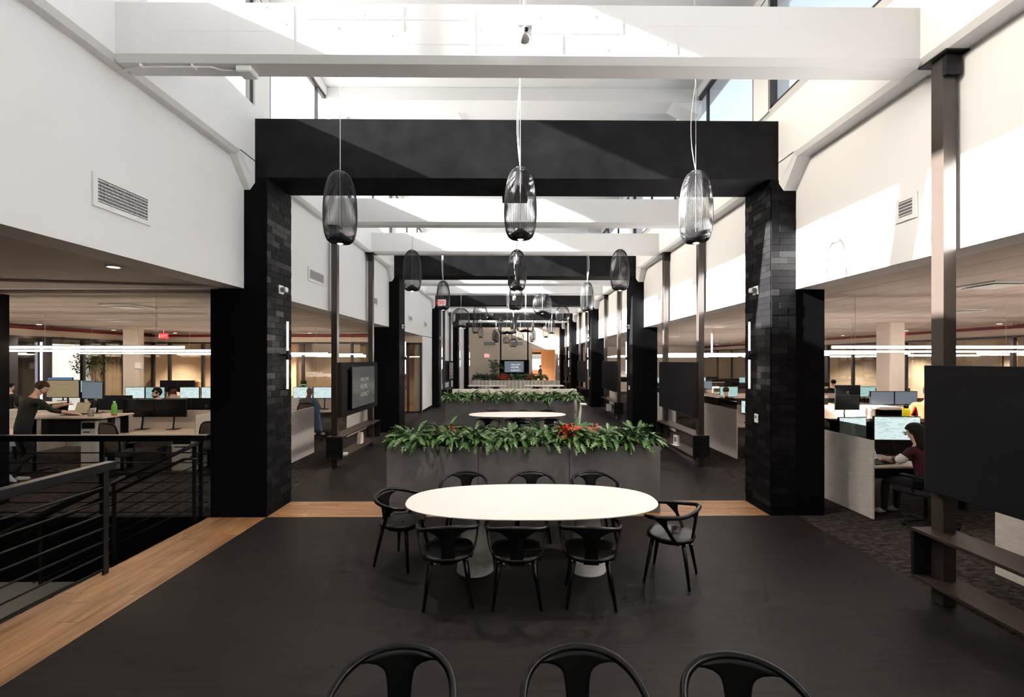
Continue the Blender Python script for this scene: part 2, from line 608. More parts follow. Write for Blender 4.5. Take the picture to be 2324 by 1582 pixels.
def struct(name, mb, m, label=None, cat=None, parent=None):
    o = mb.build(name, m, parent)
    if parent is None:
        tag(o, label, cat, None, 'structure')
    return o


def inst(name, me, parent=None, loc=(0, 0, 0), rot=(0, 0, 0), scale=None):
    o = bpy.data.objects.new(name, me)
    C.objects.link(o)
    o.parent = parent
    o.location = loc
    o.rotation_euler = rot
    if scale is not None:
        o.scale = scale
    return o


def copy_tree(o, parent=None):
    c = o.copy()
    C.objects.link(c)
    c.parent = parent
    for ch in KIDS.get(o.name, []):
        copy_tree(ch, c)
    return c


KIDS = {}


def remember(root):
    """children of a prototype (collected once, so copying needs no search)"""
    for o in bpy.data.objects:
        if o.parent is not None:
            KIDS.setdefault(o.parent.name, [])
    for k in list(KIDS):
        KIDS[k] = [o for o in bpy.data.objects if o.parent is not None and o.parent.name == k]


def place(proto, first, loc, rotz, label, group=None, scale=None):
    o = proto if first else copy_tree(proto)
    o.location = loc
    o.rotation_euler.z = rotz
    o['label'] = label
    if group:
        o['group'] = group
    if scale:
        o.scale = (scale, scale, scale)
    return o


def text(name, body, size, m, parent, loc, rot, depth=0.002, align='LEFT'):
    cu = bpy.data.curves.new(name, 'FONT')
    cu.body = body
    cu.size = size
    cu.extrude = depth
    cu.align_x = align
    cu.resolution_u = 2
    cu.space_line = 0.95
    tmp = bpy.data.objects.new(name + '_tmp', cu)
    C.objects.link(tmp)
    dg = bpy.context.evaluated_depsgraph_get()
    me = bpy.data.meshes.new_from_object(tmp.evaluated_get(dg))
    bpy.data.objects.remove(tmp)
    bpy.data.curves.remove(cu)
    me.materials.clear()
    me.materials.append(MATS[m])
    return inst(name, me, parent, loc, rot)


# ------------------------------------------------------------------ key dimensions (metres)
XL, XR = -3.45, 3.65            # inner faces of the black columns
WL, WR = -3.76, 4.00            # planes of the white upper walls
BL, BR = -3.606, 3.755          # inner faces of the long white beams
FRAMES = [6.40, 13.85, 21.20, 28.55, 35.0]
FD = 0.70                       # depth of a black frame
END_Y = 37.6
ZS, ZB, ZBT = 4.93, 4.753, 5.576     # white soffit, black beam underside, black beam top
WX = 3.75                       # clerestory glass planes at -WX and +WX
SILL, HEAD, ROOF = 5.81, 7.45, 7.62
ZC = 3.20                       # office ceiling, lower edge of the white walls
Y0 = -4.0                       # back of the hall behind the camera
WHITE = [-0.85, 1.68, 4.16, 9.17, 11.65, 16.55, 19.0, 23.9, 26.35, 31.1, 33.3]

# ------------------------------------------------------------------ structure: floor
fl = MB()
fl.box(XL, WR, Y0, 6.40, -0.25, 0.0)
struct('floor', fl, 'woven_vinyl', 'dark woven vinyl floor of the central hall around the oval table', 'floor')
fl = MB()
fl.box(WL, WR, 7.10, END_Y, -0.25, 0.0)
struct('floor', fl, 'woven_vinyl', 'dark woven vinyl floor beyond the oak floor strip', 'floor')
fl = MB()
fl.box(WR, 17.0, Y0, END_Y, -0.25, 0.0)
struct('floor', fl, 'office_carpet', 'mottled dark carpet of the right hand office', 'floor')
fl = MB()
fl.box(-17.0, WL, 7.10, 19.0, -0.25, 0.0)
fl.box(-17.0, -7.8, 6.45, 7.10, -0.25, 0.0)
fl.box(-7.8, WL, 6.50, 7.10, -0.25, 0.0)
struct('floor', fl, 'office_carpet', 'mottled dark carpet of the left hand office', 'floor')
fl = MB()
fl.box(-9.0, WL, 19.0, END_Y + 3, -0.25, 0.0)
fl.box(WL, 17.0, END_Y, END_Y + 6, -0.25, 0.0)
struct('floor', fl, 'oak_floor', 'oak floor of the rooms beyond the glass front', 'floor')

# oak strips: every plank a piece of its own
strip = tag(MB().box(XL, WR - 0.3, 6.40, 7.10, -0.25, -0.012).build('floor', 'soil'), 'oak plank strip crossing the hall between the two nearest black columns', 'floor', None, 'structure')
pl = MB().box(-0.0865, 0.0865, -0.6, 0.6, -0.012, 0.0, 0.002).mesh('plank', 'oak_floor')
for r in range(4):
    y = 6.40 + 0.0875 + r * 0.175
    x = XL + rnd.uniform(-0.9, -0.1)
    while x < 3.6:
        a, b = max(x, XL), min(x + 1.2, 3.64)
        if b - a > 0.05:
            inst('plank', pl, strip, ((a + b) / 2, y, 0.0), (0, 0, R(90)), (1, (b - a - 0.003) / 1.2, 1))
        x += 1.2
strip2 = tag(MB().box(-4.27, XL, Y0, 6.40, -0.25, -0.012).build('floor', 'soil'), 'oak plank strip along the stair railing', 'floor', None, 'structure')
for r in range(4):
    wd = (XL + 4.27) / 4
    x = -4.27 + wd * (r + 0.5)
    y = -1.0 + rnd.uniform(-1.0, 0.0)
    while y < 6.4:
        a, b = y, min(y + 1.45, 6.40)
        if b - a > 0.05:
            inst('plank', pl, strip2, (x, (a + b) / 2, 0.0), (0, 0, 0), (wd / 0.175, (b - a - 0.003) / 1.2, 1))
        y += 1.45

# ------------------------------------------------------------------ structure: stair well
well = MB()
well.box(-9.4, -4.0, 6.42, 6.50, -3.0, 0.0)          # far side of the opening
well.box(-4.35, -4.25, Y0, 6.45, -3.0, -0.25)        # under the oak strip
well.box(-9.5, -9.4, Y0, 6.45, -3.0, 3.2)
well.box(-9.5, -4.25, Y0 - 0.1, Y0, -3.0, 3.2)
struct('wall_stairwell', well, 'column_black', 'black walls lining the open stairwell', 'wall')
st = thing('staircase', 'black stair flight going down from the oak strip between the railings', 'stairs', (-4.25, 5.6, 0))
for i in range(6):
    z = -0.15 * (i + 1)
    x1 = -4.25 - 0.31 * i
    MB().box(x1 - 0.33, x1, 4.85, 6.40, z - 0.05, z, 0.005).build('tread', 'rubber_dark', st, world=True)
    MB().box(x1 - 0.02, x1, 4.85, 6.40, z + 0.0, z + 0.15).build('riser', 'column_black', st, world=True)
struct('floor', MB().box(-9.4, -6.11, Y0, 6.42, -1.0, -0.9), 'grey_carpet', 'grey carpeted stair landing below the near railing', 'floor')
struct('floor', MB().box(-6.11, -4.35, Y0, 4.80, -3.0, -2.9), 'grey_carpet', 'lower storey floor at the bottom of the stairwell', 'floor')

# ------------------------------------------------------------------ structure: black frames
tile_me = [MB().box(-0.006, 0.006, -0.1165, 0.1165, -0.0445, 0.0445, 0.002).mesh('tile', t) for t in ('tile_black', 'tile_black', 'tile_grey', 'tile_black', 'tile_shine')]
WORD = ['nearest', 'second', 'third', 'fourth', 'farthest']
for k, y in enumerate(FRAMES):
    lc = MB()
    lc.box(WL - 0.02, XL, y, y + FD, 0.0, ZB)
    lc.box(-4.225, WL - 0.02, y, y + FD, 0.0, ZC)
    cl = struct('column', lc, 'column_black', WORD[k] + ' black clad column on the left of the hall', 'column')
    rc = MB()
    rc.box(XR, WR + 0.02, y, y + FD, 0.0, ZB)
    rc.box(WR + 0.02, 4.41, y, y + FD, 0.0, ZC)
    cr = struct('column', rc, 'column_black', WORD[k] + ' black clad column on the right of the hall', 'column')
    bm = MB().box(BL, BR, y, y + FD, ZB, ZBT)
    struct('beam', bm, 'beam_black', WORD[k] + ' black painted beam spanning the hall between two black columns', 'beam')
    if k == 0:
        for side, cx, col in ((-1, XL, cl), (1, XR, cr)):
            for r in range(51):
                off = (r % 2) * 0.117
                for q in range(-1, 3):
                    a, b = y + q * 0.235 + off, y + q * 0.235 + off + 0.233
                    a, b = max(a, y + 0.002), min(b, y + FD - 0.002)
                    if b - a < 0.04:
                        continue
                    inst('tile', rnd.choice(tile_me), col, (cx - side * rnd.uniform(0.003, 0.008), (a + b) / 2, 0.12 + 0.0905 * r + 0.045), (0, 0, 0), (1, (b - a) / 0.235, 1))
        for r in range(51):
            off = (r % 2) * 0.117
            for q in range(-1, 2):
                a, b = XR + q * 0.235 + off, XR + q * 0.235 + off + 0.233
                a, b = max(a, XR + 0.002), min(b, WR)
                if b - a < 0.04:
                    continue
                inst('tile', rnd.choice(tile_me), cr, ((a + b) / 2, y - rnd.uniform(0.002, 0.006), 0.12 + 0.0905 * r + 0.045), (0, 0, R(90)), (1, (b - a) / 0.235, 1))
# black pier at the far left of the stairwell
struct('wall_pier', MB().box(-9.4, -7.77, 6.40, 7.1, 0.0, ZC), 'column_black', 'black wall pier at the far left beside the stairwell', 'wall')

# ------------------------------------------------------------------ structure: upper walls, long beams, cross beams
struct('wall_left', MB().box(WL - 0.35, WL, Y0, END_Y, ZC, ZS + 0.05), 'wall_white', 'white upper wall on the left of the hall', 'wall')
struct('wall_right', MB().box(WR, WR + 0.35, Y0, END_Y, ZC, ZS + 0.05), 'wall_white', 'white upper wall on the right of the hall', 'wall')


def long_beam(xi, xo, s):
    """prismatic white edge beam with a chamfered lower arris; section in XZ, extruded along Y; haunched at the frames"""
    mb = MB()
    ys = [Y0] + [v for f in FRAMES for v in (f, f + FD)] + [END_Y]
    sec = [(xo, ZS), (xi - s * 0.05, ZS), (xi, ZS + 0.045), (xi, ZBT), (xo, ZBT)]
    for i in range(0, len(ys) - 1, 2):
        a, b = ys[i], ys[i + 1]
        n = len(sec)
        vs_ = [(x, a, z) for x, z in sec] + [(x, b, z) for x, z in sec]
        fs = [tuple(range(n)), tuple(reversed(range(n, 2 * n)))]
        for p in range(n):
            q = (p + 1) % n
            fs.append((p, p + n, q + n, q))
        if s < 0:
            fs = [f[::-1] for f in fs]
        mb.add(vs_, fs)
        for yy, d in ((b, -1), (a, 1)):
            if yy in (Y0, END_Y):
                continue
            za = 4.58
            xin, xmid, xout = xi, xi - s * 0.05, xo
            prof = [(xout, ZS + .02), (xmid, ZS + .02), (xin, ZS + 0.06)]
            low = [(xout, za), (xmid + (-s) * 0.02, za), (xin, za + 0.10)]
            y1 = yy + d * 0.36
            vs_ = [(x, y1, ZS + .02) for x, z in prof[:2]] + [(prof[2][0], y1, prof[2][1])] + [(x, yy, z) for x, z in low] + [(x, yy, z) for x, z in prof]
            fs = [(0, 1, 4, 3), (1, 2, 5, 4), (2, 8, 5), (3, 4, 5, 8, 7, 6), (0, 3, 6), (0, 6, 7, 1), (1, 7, 8, 2)]
            mb.add(vs_, fs)
    return mb


struct('beam', long_beam(BL, WL - 0.3, 1), 'concrete_white', 'long white concrete edge beam under the left clerestory', 'beam')
struct('beam', long_beam(BR, WR + 0.3, -1), 'concrete_white', 'long white concrete edge beam under the right clerestory', 'beam')
ORD = ['behind', 'overhead', 'nearest visible', 'second', 'third', 'fourth', 'fifth', 'sixth', 'seventh', 'eighth', 'ninth']
ORD[0] = 'hidden rearmost'
for k, y in enumerate(WHITE):
    mb = MB()
    z0, z1 = ZS - 0.005, 5.447
    sec = [(y, z0 + 0.055), (y + 0.045, z0), (y + 0.24, z0), (y + 0.24, z1), (y, z1)]
    vs_ = [(BL - 0.02, a, b) for a, b in sec] + [(BR + 0.02, a, b) for a, b in sec]
    fs = [tuple(reversed(range(5))), tuple(range(5, 10))] + [(p, (p + 1) % 5, (p + 1) % 5 + 5, p + 5) for p in range(5)]
    mb.add(vs_, fs)
    struct('beam', mb, 'concrete_white', ORD[k] + ' white concrete cross beam of the hall', 'beam')
# raised form marks on the nearest white cross beam
nb = [o for o in bpy.data.objects if o.name.startswith('beam') and o.get('label', '').startswith('nearest visible')][0]
mk = MB()
for x, za, zb in ((-2.0, 5.02, 5.42), (-1.0, 5.2, 5.43), (-0.35, 5.0, 5.40), (1.0, 5.18, 5.42), (1.5, 5.0, 5.3), (-2.6, 5.05, 5.3), (0.45, 5.0, 5.17)):
    mk.box(x, x + 0.008, WHITE[2] - 0.002, WHITE[2] + 0.01, za, zb)
for x0, x1, z in ((-3.2, -2.2, 5.19), (-1.9, -0.4, 5.30), (0.1, 1.0, 5.185), (-0.9, 0.2, 5.08), (1.2, 2.6, 5.26)):
    mk.box(x0, x1, WHITE[2] - 0.0015, WHITE[2] + 0.01, z, z + 0.006)
for i in range(60):
    x, z, r = rnd.uniform(-3.2, 3.2), rnd.uniform(5.0, 5.42), rnd.uniform(0.004, 0.014)
    mk.sphere((x, WHITE[2] + 0.002, z), r, 6, 4, (1, 0.35, rnd.uniform(0.6, 2.2)))
mk.build('form_mark', 'concrete_white', nb)
# electrical conduit and box under the nearest white cross beam
t = thing('conduit', 'white painted electrical conduit under the nearest white cross beam, left end', 'conduit', (-3.6, 4.25, ZS))
MB().tube([(-3.70, 4.30, 4.90), (-3.4, 4.24, 4.908), (-3.0, 4.235, 4.908), (-2.78, 4.235, 4.906), (-2.70, 4.28, 4.905), (-2.5, 4.29, 4.905)], 0.011, 8).build('pipe', 'concrete_white', t, world=True)
MB().box(-2.56, -2.42, 4.22, 4.36, 4.865, 4.925, 0.01).build('junction_box', 'concrete_white', t, world=True)
for x in (-3.42, -2.95):
    MB().box(x - 0.008, x + 0.008, 4.21, 4.27, 4.895, 4.926).build('clip', 'concrete_white', t, world=True)

# ------------------------------------------------------------------ structure: clerestory and roof
struct('ceiling', MB().box(-4.2, 4.2, Y0, END_Y + 1, ROOF, ROOF + 0.25), 'roof_white', 'high white roof slab over the hall', 'ceiling')
for k, y in enumerate([2.0] + [w for w in WHITE[3:]]):
    mb = MB()
    mb.box(-3.9, 3.9, y - 0.1, y + 0.35, HEAD - 0.08, ROOF)
    for s in (-1, 1):
        fs = [(0, 2, 4), (5, 3, 1), (0, 1, 3, 2), (2, 3, 5, 4), (4, 5, 1, 0)]
        mb.add([(s * 3.72, y - 0.08, 7.12), (s * 3.72, y + 0.33, 7.12), (s * 3.2, y - 0.08, 7.369), (s * 3.2, y + 0.33, 7.369), (s * 3.72, y - 0.08, 7.372), (s * 3.72, y + 0.33, 7.372)],
               fs if s < 0 else [f[::-1] for f in fs])
    struct('beam', mb, 'roof_white', ['nearest', 'second', 'third', 'fourth', 'fifth', 'sixth', 'seventh', 'eighth', 'ninth', 'tenth'][k] + ' white roof beam high above the hall', 'beam')
wi = 0
for s, xb, nm in ((-1, BL, 'left'), (1, BR, 'right')):
    cb = MB()
    x0, x1 = sorted((xb, s * (WX + 0.35)))
    # curb: slopes back from beam to sill
    cb.add([(xb, Y0, ZBT), (s * (WX + .3), Y0, ZBT), (s * (WX + .3), Y0, SILL), (s * (WX - .05), Y0, SILL), (xb, Y0, SILL - 0.06),
            (xb, END_Y, ZBT), (s * (WX + .3), END_Y, ZBT), (s * (WX + .3), END_Y, SILL), (s * (WX - .05), END_Y, SILL), (xb, END_Y, SILL - 0.06)],
           [f if s > 0 else f[::-1] for f in ((0, 1, 2, 3, 4), (9, 8, 7, 6, 5), (0, 5, 6, 1), (1, 6, 7, 2), (2, 7, 8, 3), (3, 8, 9, 4), (4, 9, 5, 0))])
    struct('trim_%d' % (1 if s < 0 else 2), cb, 'concrete_white', 'white sill curb below the %s clerestory windows' % nm, 'sill')
    hd = MB().box(*sorted((s * (WX - 0.06), s * (WX + 0.3))), Y0, END_Y, HEAD, ROOF)
    struct('wall_head_%s' % nm, hd, 'roof_white', 'white wall strip above the %s clerestory windows' % nm, 'wall')
    piers = [f + FD / 2 for f in FRAMES]
    edges = [Y0] + piers + [END_Y]
    for k, p in enumerate(piers):
        struct('wall_pier', MB().box(*sorted((s * (WX - 0.06), s * (WX + 0.25))), p - 0.2, p + 0.2, SILL - 0.02, HEAD + 0.02), 'concrete_white', '%s white pier between the %s clerestory windows' % (WORD[k], nm), 'wall')
    for k in range(len(edges) - 1):
        a, b = edges[k] + (0.2 if k else 0), edges[k + 1] - (0.2 if k < len(edges) - 2 else 0)
        wi += 1
        w = thing('window_%d' % wi, 'steel framed clerestory window, %s bay on the %s' % (['first', 'second', 'third', 'fourth', 'fifth', 'last'][k], nm), 'window', (s * WX, (a + b) / 2, SILL))
        w['kind'] = 'structure'
        n = 4 if b - a > 5 else max(2, int((b - a) / 1.8))
        fm = MB()
        fm.box(s * WX - 0.03, s * WX + 0.03, a, b, SILL, SILL + 0.05)
        fm.box(s * WX - 0.03, s * WX + 0.03, a, b, HEAD - 0.06, HEAD)
        fm.box(s * WX - 0.03, s * WX + 0.03, a, a + 0.08, SILL, HEAD)
        fm.box(s * WX - 0.03, s * WX + 0.03, b - 0.08, b, SILL, HEAD)
        fm.build('window_frame', 'frame_dark', w, world=True)
        for q in range(1, n):
            yy = a + (b - a) * q / n
            MB().box(s * WX - 0.025, s * WX + 0.025, yy - 0.02, yy + 0.02, SILL, HEAD).build('mullion', 'frame_dark', w, world=True)
        for q in range(n):
            ya, yb = a + (b - a) * q / n + 0.02, a + (b - a) * (q + 1) / n - 0.02
            MB().box(s * WX - 0.003, s * WX + 0.003, ya, yb, SILL + 0.05, HEAD - 0.06).build('pane', 'glass_clear', w, world=True)
# thin pipes on the hall roof
t = thing('sprinkler_pipe', 'thin white sprinkler pipe crossing under the high roof', 'pipe', (0, 10.2, ROOF - 0.08))
MB().tube([(-1.0, 10.3, 7.53), (2.6, 10.3, 7.53), (3.0, 10.3, 7.57)], 0.016, 6).build('pipe', 'roof_white', t, world=True)
MB().tube([(-1.25, 9.6, 7.58), (-1.0, 10.9, 7.58)], 0.02, 6).build('pipe', 'roof_white', t, world=True)

# end caps of the hall behind the camera, and roofs over the offices
struct('wall_back', MB().box(-9.5, 17.0, Y0 - 0.2, Y0, -0.2, ROOF), 'wall_white', 'white wall closing the hall behind the viewer', 'wall')
rf = MB()
rf.box(-17.2, WL - 0.3, Y0, END_Y, 5.2, 5.35)
rf.box(WR + 0.3, 17.2, Y0, END_Y, 5.2, 5.35)
struct('roof', rf, 'roof_grey', 'flat grey roofs over the side offices', 'roof')

# ------------------------------------------------------------------ structure: far end of the hall
ew = MB()
ew.box(-4.2, 1.6, END_Y, END_Y + 0.2, 0, ROOF)
ew.box(3.5, 4.2, END_Y, END_Y + 0.2, 0, ROOF)
ew.box(1.6, 3.5, END_Y, END_Y + 0.2, 3.05, ROOF)
struct('wall_end', ew, 'beige_wall', 'beige wall at the far end of the hall', 'wall')
ew = MB()
ew.box(-2.0, 1.72, END_Y + 3.5, END_Y + 3.7, 0, 3.2)
ew.box(2.55, 17, END_Y + 3.5, END_Y + 3.7, 0, 3.2)
ew.box(1.72, 2.55, END_Y + 3.5, END_Y + 3.7, 2.9, 3.2)
ew.box(1.72, 2.55, END_Y + 3.5, END_Y + 3.7, 0, 1.3)
struct('wall_beyond', ew, 'tan_wall', 'tan wall of the room seen through the far opening', 'wall')
struct('ceiling', MB().box(-4.0, 17, END_Y + 0.2, END_Y + 3.7, 3.2, 3.3), 'office_ceiling', 'ceiling of the tan room beyond the far opening', 'ceiling')
w = thing('window_20', 'bright narrow window in the tan room beyond the far opening', 'window', (2.13, END_Y + 3.6, 1.3))
w['kind'] = 'structure'
MB().box(1.72, 2.55, END_Y + 3.56, END_Y + 3.62, 2.72, 2.9).build('window_frame', 'frame_dark', w, world=True)
MB().box(1.72, 2.55, END_Y + 3.59, END_Y + 3.60, 1.3, 2.72).build('pane', 'glass_clear', w, world=True)
struct('wall_outside', MB().box(-1, 6, END_Y + 9, END_Y + 9.2, 0, 2.3), 'outdoor_wall', 'pale building seen through the far window', 'wall')

# ------------------------------------------------------------------ structure: left side, bays beyond the office
lw = MB()
lw.box(WL - 0.35, WL, 19.0, FRAMES[2], 0, ZC + 0.02)
lw.box(WL - 0.35, WL, FRAMES[2] + FD, FRAMES[3], 0, ZC + 0.02)
lw.box(WL - 0.35, WL, FRAMES[3] + FD, 31.2, 0, ZC + 0.02)
lw.box(WL - 0.35, WL, 32.3, END_Y, 0, ZC + 0.02)
lw.box(WL - 0.35, WL, 31.2, 32.3, 2.2, ZC + 0.02)
struct('wall_left_lower', lw, 'wall_white', 'white full height wall on the left beyond the glass front', 'wall')
struct('baseboard_left', MB().box(WL, WL + 0.015, 19.0, FRAMES[2], 0, 0.11), 'column_black', 'black baseboard of the white wall beyond the glass front', 'baseboard')
d = thing('door_1', 'dark door in the far left wall of the hall', 'door', (WL, 31.75, 0)); d['kind'] = 'structure'
MB().box(WL - 0.1, WL - 0.05, 31.25, 32.25, 0, 2.15).build('leaf', 'frame_dark', d, world=True)
MB().box(WL - 0.04, WL + 0.01, 31.3, 31.42, 0.9, 1.15).build('door_handle', 'chrome', d, world=True)
# glass front of a meeting room, facing the viewer
g = thing('window_21', 'dark framed glass front with door, left of the hall beyond the second column', 'window', (-4.6, 18.95, 0)); g['kind'] = 'structure'
fm = MB()
for x in (-3.82, -4.35, -5.5):
    fm.box(x - 0.04, x + 0.04, 18.9, 19.0, 0, 2.9)
fm.box(-6.6, -3.8, 18.9, 19.0, 2.83, 2.92)
fm.box(-6.6, -3.8, 18.9, 19.0, 0, 0.06)
fm.build('window_frame', 'frame_dark', g, world=True)
MB().box(-4.31, -3.86, 18.94, 18.95, 0.06, 2.83).build('pane', 'glass_office', g, world=True)
MB().box(-5.46, -4.39, 18.94, 18.95, 0.06, 2.83).build('pane', 'glass_office', g, world=True)
MB().box(-6.6, -5.54, 18.94, 18.95, 0.06, 2.83).build('pane', 'glass_office', g, world=True)
MB().tube([(-4.42, 18.86, 0.98), (-4.42, 18.86, 1.12)], 0.012, 8).tube([(-4.50, 18.86, 1.05), (-4.42, 18.90, 1.05)], 0.01, 6).build('door_handle', 'plastic_black', g, world=True)
struct('wall_bulkhead', MB().box(-6.6, WL - 0.0, 18.9, 19.0, 2.92, ZC + 0.02), 'beige_wall', 'beige bulkhead above the glass front on the left', 'wall')
mr = MB()
mr.box(-9, -8.9, 19, 30, 0, 3.2)
mr.box(-9, WL - 0.3, 23.5, 23.6, 0, 3.2)
mr.box(-9, WL - 0.3, 19.0, 30, 3.2, 3.3)
struct('wall_meeting', mr, 'beige_wall', 'beige walls of the room behind the glass front', 'wall')

# ------------------------------------------------------------------ structure: office ceilings made of long panels
oc = struct('ceiling', MB().box(WR + 0.3, 17, Y0, END_Y, ZC + 0.06, ZC + 0.2), 'office_ceiling', 'panelled ceiling of the right hand office', 'ceiling')
p_me = MB().box(-0.2975, 0.2975, -1.8575, 1.8575, 0, 0.05, 0.004).mesh('ceiling_panel', 'office_ceiling')
x = WR + 0.3 + 0.005
x0r = WR + 0.30
for i in range(16):
    for j in range(11):
        inst('ceiling_panel', p_me, oc, (x0r + 0.3 + i * 0.602, Y0 + 1.87 + j * 3.73, ZC + 0.01))
oc = struct('ceiling', MB().box(-17, WL - 0.35, 6.45, 19.0, ZC + 0.06, ZC + 0.2), 'office_ceiling', 'panelled ceiling of the left hand office', 'ceiling')
p_me2 = MB().box(-1.64, 1.64, -0.2975, 0.2975, 0, 0.05, 0.004).mesh('ceiling_panel', 'office_ceiling')
for i in range(3):
    for j in range(19):
        inst('ceiling_panel', p_me2, oc, (WL - 0.35 - 1.65 - i * 3.3, 6.95 + 0.3 + j * 0.602, ZC + 0.01 + 0.012 * math.sin(j * 1.3)))
cs = MB()
cs.box(-9.4, WL - 0.3, Y0, 6.30, ZC + 0.02, ZC + 0.2)
cs.add([(-9.4, 5.2, ZC + 0.015), (WL - 0.2, 6.28, ZC + 0.015), (WL - 0.2, 6.33, ZC + 0.015), (-9.4, 6.33, ZC + 0.015), (-9.4, 5.2, ZC - 0.02), (WL - 0.2, 6.28, ZC - 0.005), (WL - 0.2, 6.33, ZC - 0.005), (-9.4, 6.33, ZC - 0.02)],
       [(7, 6, 5, 4), (0, 4, 5, 1), (1, 5, 6, 2), (2, 6, 7, 3), (3, 7, 4, 0)][:])
struct('ceiling', cs, 'office_ceiling', 'plain ceiling over the stairwell', 'ceiling')
struct('trim_3', MB().box(-9.4, WL - 0.35, 6.33, 6.45, ZC - 0.01, ZC + 0.2), 'plaster_edge', 'pale ceiling edge trim between stairwell and left office', 'trim')

# ------------------------------------------------------------------ structure: office perimeter (fascia, red edge, glazed partitions, rooms behind)
GX_R, GX_L, GY_L = 14.0, -13.8, 17.6


def glazing(name, label, along, const, a, b, cuts, wide=(), tint='glass_office', skip=()):
    """partition of dark posts and panes; along 'y' stands in plane X=const, along 'x' in plane Y=const"""
    def bx(mb, u0, u1, w0, w1, z0, z1):
        return mb.box(w0, w1, u0, u1, z0, z1) if along == 'y' else mb.box(u0, u1, w0, w1, z0, z1)
    base = (const, (a + b) / 2, 0) if along == 'y' else ((a + b) / 2, const, 0)
    g = thing(name, label, 'window', base)
    g['kind'] = 'structure'
    f = MB()
    bx(f, a, b, const - 0.05, const + 0.05, 2.82, 2.88)
    bx(f, a, b, const - 0.05, const + 0.05, 0, 0.08)
    f.build('window_frame', 'frame_dark', g, world=True)
    pts = [a] + list(cuts) + [b]
    for i, u in enumerate(pts):
        h = 0.16 if i in wide else 0.045
        bx(MB(), u - h, u + h, const - 0.05, const + 0.05, 0.08, 2.82).build('mullion', 'frame_dark', g, world=True)
    for i in range(len(pts) - 1):
        if i in skip:
            continue
        bx(MB(), pts[i] + 0.05, pts[i + 1] - 0.05, const - 0.006, const + 0.006, 0.08, 2.82).build('pane', tint, g, world=True)
    return g


struct('wall_fascia_right', MB().box(GX_R, GX_R + 0.15, Y0, END_Y, 2.88, 3.08), 'beige_wall', 'beige fascia above the right office partitions', 'wall')
struct('trim_4', MB().box(GX_R - 0.05, GX_R + 0.12, Y0, END_Y, 3.09, 3.17), 'red_paint', 'dark red ceiling edge along the right office', 'trim')
struct('wall_fascia_left', MB().box(GX_L - 0.15, GX_L, 6.5, GY_L, 2.88, 3.08), 'beige_wall', 'beige fascia above the window wall of the left office', 'wall')
struct('trim_5', MB().box(GX_L - 0.12, GX_L + 0.05, 6.5, GY_L, 3.09, 3.17), 'red_paint', 'dark red ceiling edge along the window wall of the left office', 'trim')
struct('wall_fascia_far', MB().box(GX_L, -5.6, GY_L, GY_L + 0.15, 2.88, 3.08), 'beige_wall', 'beige fascia above the meeting room glass of the left office', 'wall')
struct('trim_6', MB().box(GX_L, -5.6, GY_L - 0.05, GY_L + 0.12, 3.09, 3.17), 'red_paint', 'dark red ceiling edge above the meeting room glass', 'trim')
struct('wall_meeting_side', MB().box(-5.6, -5.5, GY_L + 0.06, 18.9, 0, ZC + .05), 'beige_wall', 'beige wall end beside the meeting rooms', 'wall')
glazing('window_22', 'glazed partition along the far side of the right office', 'y', GX_R, 2.0, 36.0, [4.4, 6.8, 8.6, 10.4, 11.0, 12.6, 14.6, 16.2, 16.9, 18.6, 20.2, 21.0, 23.5, 25.2, 27, 29, 31, 33.5], wide=(3, 8, 11))
glazing('window_23', 'dark framed glass wall with outdoor view in the left office', 'y', GX_L, 6.6, GY_L, [9.3, 10.8, 12.62, 13.56, 14.74, 16.3], wide=(2, 3, 4), tint='glass_office')
glazing('window_24', 'beige meeting room glass wall at the far side of the left office', 'x', GY_L, GX_L, -5.6, [-13.17, -11.9, -10.2, -8.07, -6.2])
rw = MB()
rw.box(16.6, 16.8, Y0, END_Y, 0, 3.3)
for y in (0, 8.6, 12.6, 20.2, 27.0, 33.5):
    rw.box(14.05, 16.6, y - 0.06, y + 0.06, 0, 3.3)
struct('wall_rooms_right', rw, 'cream_wall', 'cream walls of the glazed rooms beyond the right office', 'wall')
rw = MB()
rw.box(-14.0, -6.6, 20.6, 20.8, 0, 3.3)
rw.box(-10.8, -10.7, 17.65, 20.6, 0, 3.3)
rw.box(-14.2, -13.85, 17.6, 20.8, 0, 3.3)
struct('wall_rooms_left', rw, 'beige_wall', 'beige walls of the meeting rooms beyond the left office', 'wall')
# left window wall: a lit lobby with slatted wood, then the street
rw = MB()
rw.box(-17.2, -17.0, 6.45, 16.7, 0, 3.3)
rw.box(-17.2, -17.0, 18.5, 19.0, 0, 3.3)
rw.box(-17.2, -17.0, 16.7, 18.5, 2.8, 3.3)
struct('wall_lobby', rw, 'outdoor_pale', 'pale lobby wall beyond the left glass wall', 'wall')
sw = thing('wall_slats', 'brown slatted wood wall beyond the left glass wall', 'wall', (-15.6, 18.7, 0)); sw['kind'] = 'structure'
for i in range(16):
    MB().box(-16.9 + i * 0.17, -16.9 + i * 0.17 + 0.12, 18.62, 18.70, 0, 3.1).build('slat', 'slat_wood', sw, world=True)
MB().box(-17, -14.2, 18.70, 18.77, 0, 3.2).build('backing', 'plastic_black', sw, world=True)
struct('wall_dark_room', MB().box(-14.7, -14.6, 8.0, 14.25, 0, 3.2).box(-17.0, -14.7, 14.15, 14.25, 0, 3.2), 'cloth_grey', 'dark sheet standing in for the unlit room beyond the left glass wall', 'wall')  # dark colour stands for the gloom of the room behind this glass
struct('wall_street', MB().box(-30, -29.8, 2, 40, 0, 9), 'outdoor_wall', 'grey building wall across the street, through the left windows', 'wall')
